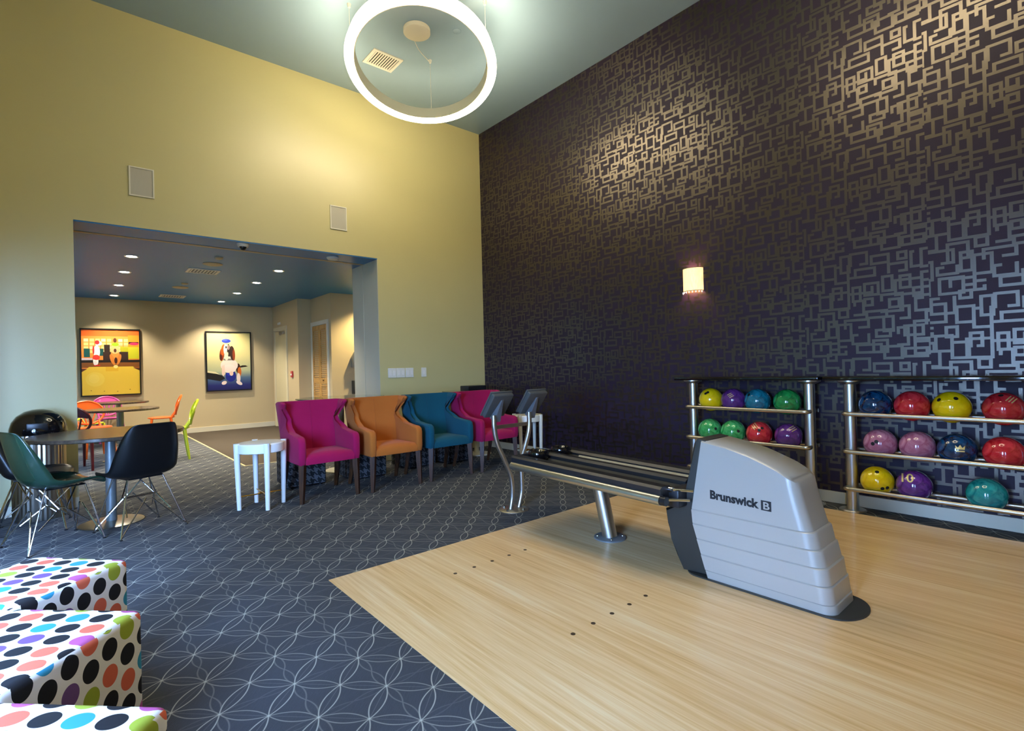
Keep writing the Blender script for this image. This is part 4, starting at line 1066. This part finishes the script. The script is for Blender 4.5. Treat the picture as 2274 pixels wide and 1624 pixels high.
bm = new(); P = [(-.165, 1.50), (-.165, .86)] + [(-.165 + .165*(1 - math.cos(PI*k/20)), .86 - .125*math.sin(PI*k/20)) for k in range(1, 20)] + [(.165, .86), (.165, 1.50)] + [(.165 - .165*(1 - math.cos(PI*k/20)), 1.50 + .11*math.sin(PI*k/20)) for k in range(1, 20)]
prism(bm, [(a, b - 1.6) for a, b in P], 'z', 0, .007); obj('floor_mat', bm, M_char, t, smooth=False)
# lettering on the near side
V, F = text_mesh('Brunswick', .062, .0028)
wmax = max(v[0] for v in V); hcap = .040
bm = new(); X = -HW - .0012
def sidep(a, b): return (X, 1.418 - a - 1.6, .446 + b - .002 - a*.02)
sx = .262/wmax
vs = [bm.verts.new(sidep(v[0]*sx, v[1])) for v in V]
for f in F:
    try: bm.faces.new([vs[i] for i in f])
    except ValueError: pass
obj('lettering', bm, M_logo, t, smooth=False)['label'] = 'black lettering and square emblem'
bm = new(); ax0, ax1, bz0, bz1 = .272, .322, -.006, .044
bm.faces.new([bm.verts.new(sidep(a, b)) for a, b in ((ax0, bz0), (ax1, bz0), (ax1, bz1), (ax0, bz1))])
em = obj('emblem', bm, M_logo, t, smooth=False)
V, F = text_mesh('B', .052, .001); bm = new(); X = -HW - .0016
w_ = max(v[0] for v in V); vs = [bm.verts.new(sidep(.280 + v[0]/w_*.034, .001 + v[1])) for v in V]
for f in F:
    try: bm.faces.new([vs[i] for i in f])
    except ValueError: pass
obj('emblem_letter', bm, M_silver, em, smooth=False)
# track
TR0, TR1 = 1.62, 2.885
def trz(y): return .425 + .03*(y - TR0)/(TR1 - TR0)
for s in (-1, 1):
    bm = new(); tube(bm, [loc((CXR + s*.298, TR0, trz(TR0))), loc((CXR + s*.298, TR1, trz(TR1)))], .029, 20); rl = obj('side_tube', bm, M_satin, t)
    bm = new(); tube(bm, [loc((CXR + s*.298, TR0 - .002, trz(TR0))), loc((CXR + s*.298, TR0 - .035, trz(TR0)))], .026, 16); obj('end_cap', bm, M_black, rl)
def strip(name, poly, m, y0=TR0, y1=TR1, bev=0.0):
    bm = new(); n_ = len(poly)
    A = [bm.verts.new(loc((CXR + a, y0, trz(y0) + b))) for a, b in poly]; B = [bm.verts.new(loc((CXR + a, y1, trz(y1) + b))) for a, b in poly]
    bm.faces.new(A); bm.faces.new(B[::-1])
    for k in range(n_): bm.faces.new((A[k], B[k], B[(k+1) % n_], A[(k+1) % n_]))
    return obj(name, bm, m, t, angle=25)
for s in (-1, 1):
    strip('track_ledge', [(s*.300, .026), (s*.305, .060), (s*.285, .072), (s*.215, .070), (s*.195, .055), (s*.19, .026)], M_tray)
    strip('ball_channel', [(s*.192, .030), (s*.192, .040), (s*.12, .022), (s*.05, .040), (s*.05, .030), (s*.12, .010)], M_char)
    strip('guide_rail', [(s*.160, .033), (s*.172, .050), (s*.160, .052), (s*.150, .036)], M_tan, TR0 + .1, TR1 - .25)
strip('track_divider', [(-.05, .02), (-.045, .062), (-.02, .075), (.02, .075), (.045, .062), (.05, .02)], M_tray)
strip('track_underside', [(-.28, -.01), (-.28, .028), (.28, .028), (.28, -.01)], M_black)
for s in (-1, 1):                       # ball stops at the free end
    bm = new(); lathe(bm, [(0, -.045), (.05, -.04), (.075, -.015), (.08, .02), (.07, .036), (.05, .03), (.03, .005), (0, -.005)], n=28)
    bmesh.ops.transform(bm, matrix=Matrix.Translation(loc((CXR + s*.12, TR1 - .10, trz(TR1) + .068))), verts=bm.verts[:]); obj('ball_stop', bm, M_blackgloss, t, angle=60)
bm = new(); box(bm, loc((CXR - .295, TR1 - .004, .425)), loc((CXR + .295, TR1 + .02, .525)), .008, 2); obj('end_panel', bm, M_tray, t)
bm = new(); box(bm, loc((CXR - .22, 1.56, .375)), loc((CXR + .22, TR0 + .02, .475)), .01, 2); obj('link_box', bm, M_tray, t)
for a, z in ((-.285, .43), (-.225, .475)):
    bm = new(); tube(bm, [loc((CXR + a, 1.60, z)), loc((CXR + a*.62, 1.52, z - .01))], .009, 10); tube(bm, [loc((CXR + a, TR0 + .01, z)), loc((CXR + a, 1.59, z))], .015, 12); obj('link_rod', bm, M_chrome, t)
bm = new(); tube(bm, [loc((2.752, 2.235, .008)), loc((2.744, 2.33, .43))], .050, 28); ps = obj('support_post', bm, M_satin, t)
bm = new(); lathe(bm, [(0, 0), (.108, 0), (.108, .008), (.10, .012), (0, .012)], (2.752 - CXR, 2.235 - 1.6, 0), 36); fl = obj('floor_flange', bm, M_greymetal, ps)
for k in range(4):
    a = PI/4 + PI/2*k; bm = new(); lathe(bm, [(0, .020), (.008, .018), (.009, .0121), (0, .0121)], (2.752 - CXR + .085*math.cos(a), 2.235 - 1.6 + .085*math.sin(a), 0), 10); obj('bolt', bm, M_chrome, fl)

# ------------------------------------------------------------------ scoring console stand
t = thing('console_stand', 'curved twin-post silver stand with two grey tilted score consoles', 'console', (2.745, 3.235, 0))
bm = new(); lathe(bm, [(0, 0), (.125, 0), (.125, .006), (.115, .011), (0, .011)], n=40); bp_ = obj('base_plate', bm, M_satin, t)
for k in range(4):
    a = .3 + PI/2*k; bm = new(); lathe(bm, [(0, .026), (.011, .022), (.012, .0111), (0, .0111)], (.095*math.cos(a), .095*math.sin(a), 0), 10); obj('bolt', bm, M_chrome, bp_)
def px(p): return (p[0] - 2.745, 0, p[1])
paths = [[(2.712, .01), (2.735, .13), (2.722, .28), (2.655, .43), (2.592, .56), (2.562, .68), (2.558, .80)],
         [(2.802, .01), (2.838, .13), (2.840, .27), (2.842, .40), (2.885, .50), (2.932, .62), (2.945, .70), (2.945, .80)]]
for p in paths:
    bm = new(); tube(bm, smooth_path([px(q) for q in p], 7), .0205, 16); obj('post', bm, M_satin, t)
bm = new(); box(bm, (2.572 - 2.745, -.006, .685), (2.935 - 2.745, .006, .715)); obj('cross_bar', bm, M_nickel, t, smooth=False)
for cxx in (2.60, 2.985):
    A = math.radians(52)
    # local frame: width along x, length climbing towards -y
    L = Vector((0, -math.cos(A), math.sin(A))); Nn = Vector((0, math.sin(A), math.cos(A)))
    c = Vector((cxx - 2.745, .0, .885))
    Mx = Matrix(((1, L.x, Nn.x, c.x), (0, L.y, Nn.y, c.y), (0, L.z, Nn.z, c.z), (0, 0, 0, 1)))
    bm = new(); box(bm, (-.105, -.115, -.028), (.105, .115, .028), .010, 3, M=Mx); k_ = obj('console_case', bm, M_char2, t)
    bm = new(); box(bm, (-.085, -.085, .0282), (.085, .085, .031), M=Mx); obj('screen', bm, M_blackgloss, k_, smooth=False)
    bm = new(); box(bm, (-.112, -.122, .008), (.112, .122, .024), .004, 2, M=Mx); obj('bezel', bm, M_char2, k_)
    bm = new()
    pr_ = [(-.045, -.118), (.045, -.118), (.012, .07), (-.012, .07)]
    a0 = [bm.verts.new(Mx @ Vector((a, b, -.0275))) for a, b in pr_]
    a1 = [bm.verts.new(Mx @ Vector((a*.7, b, -.0275 - d))) for (a, b), d in zip(pr_, (.055, .055, .006, .006))]
    bm.faces.new(a0); bm.faces.new(a1[::-1])
    for k in range(4): bm.faces.new((a0[k], a1[k], a1[(k+1) % 4], a0[(k+1) % 4]))
    obj('mount_wedge', bm, mat('console_wedge_grey', '5a5d60', .4), k_, smooth=False)
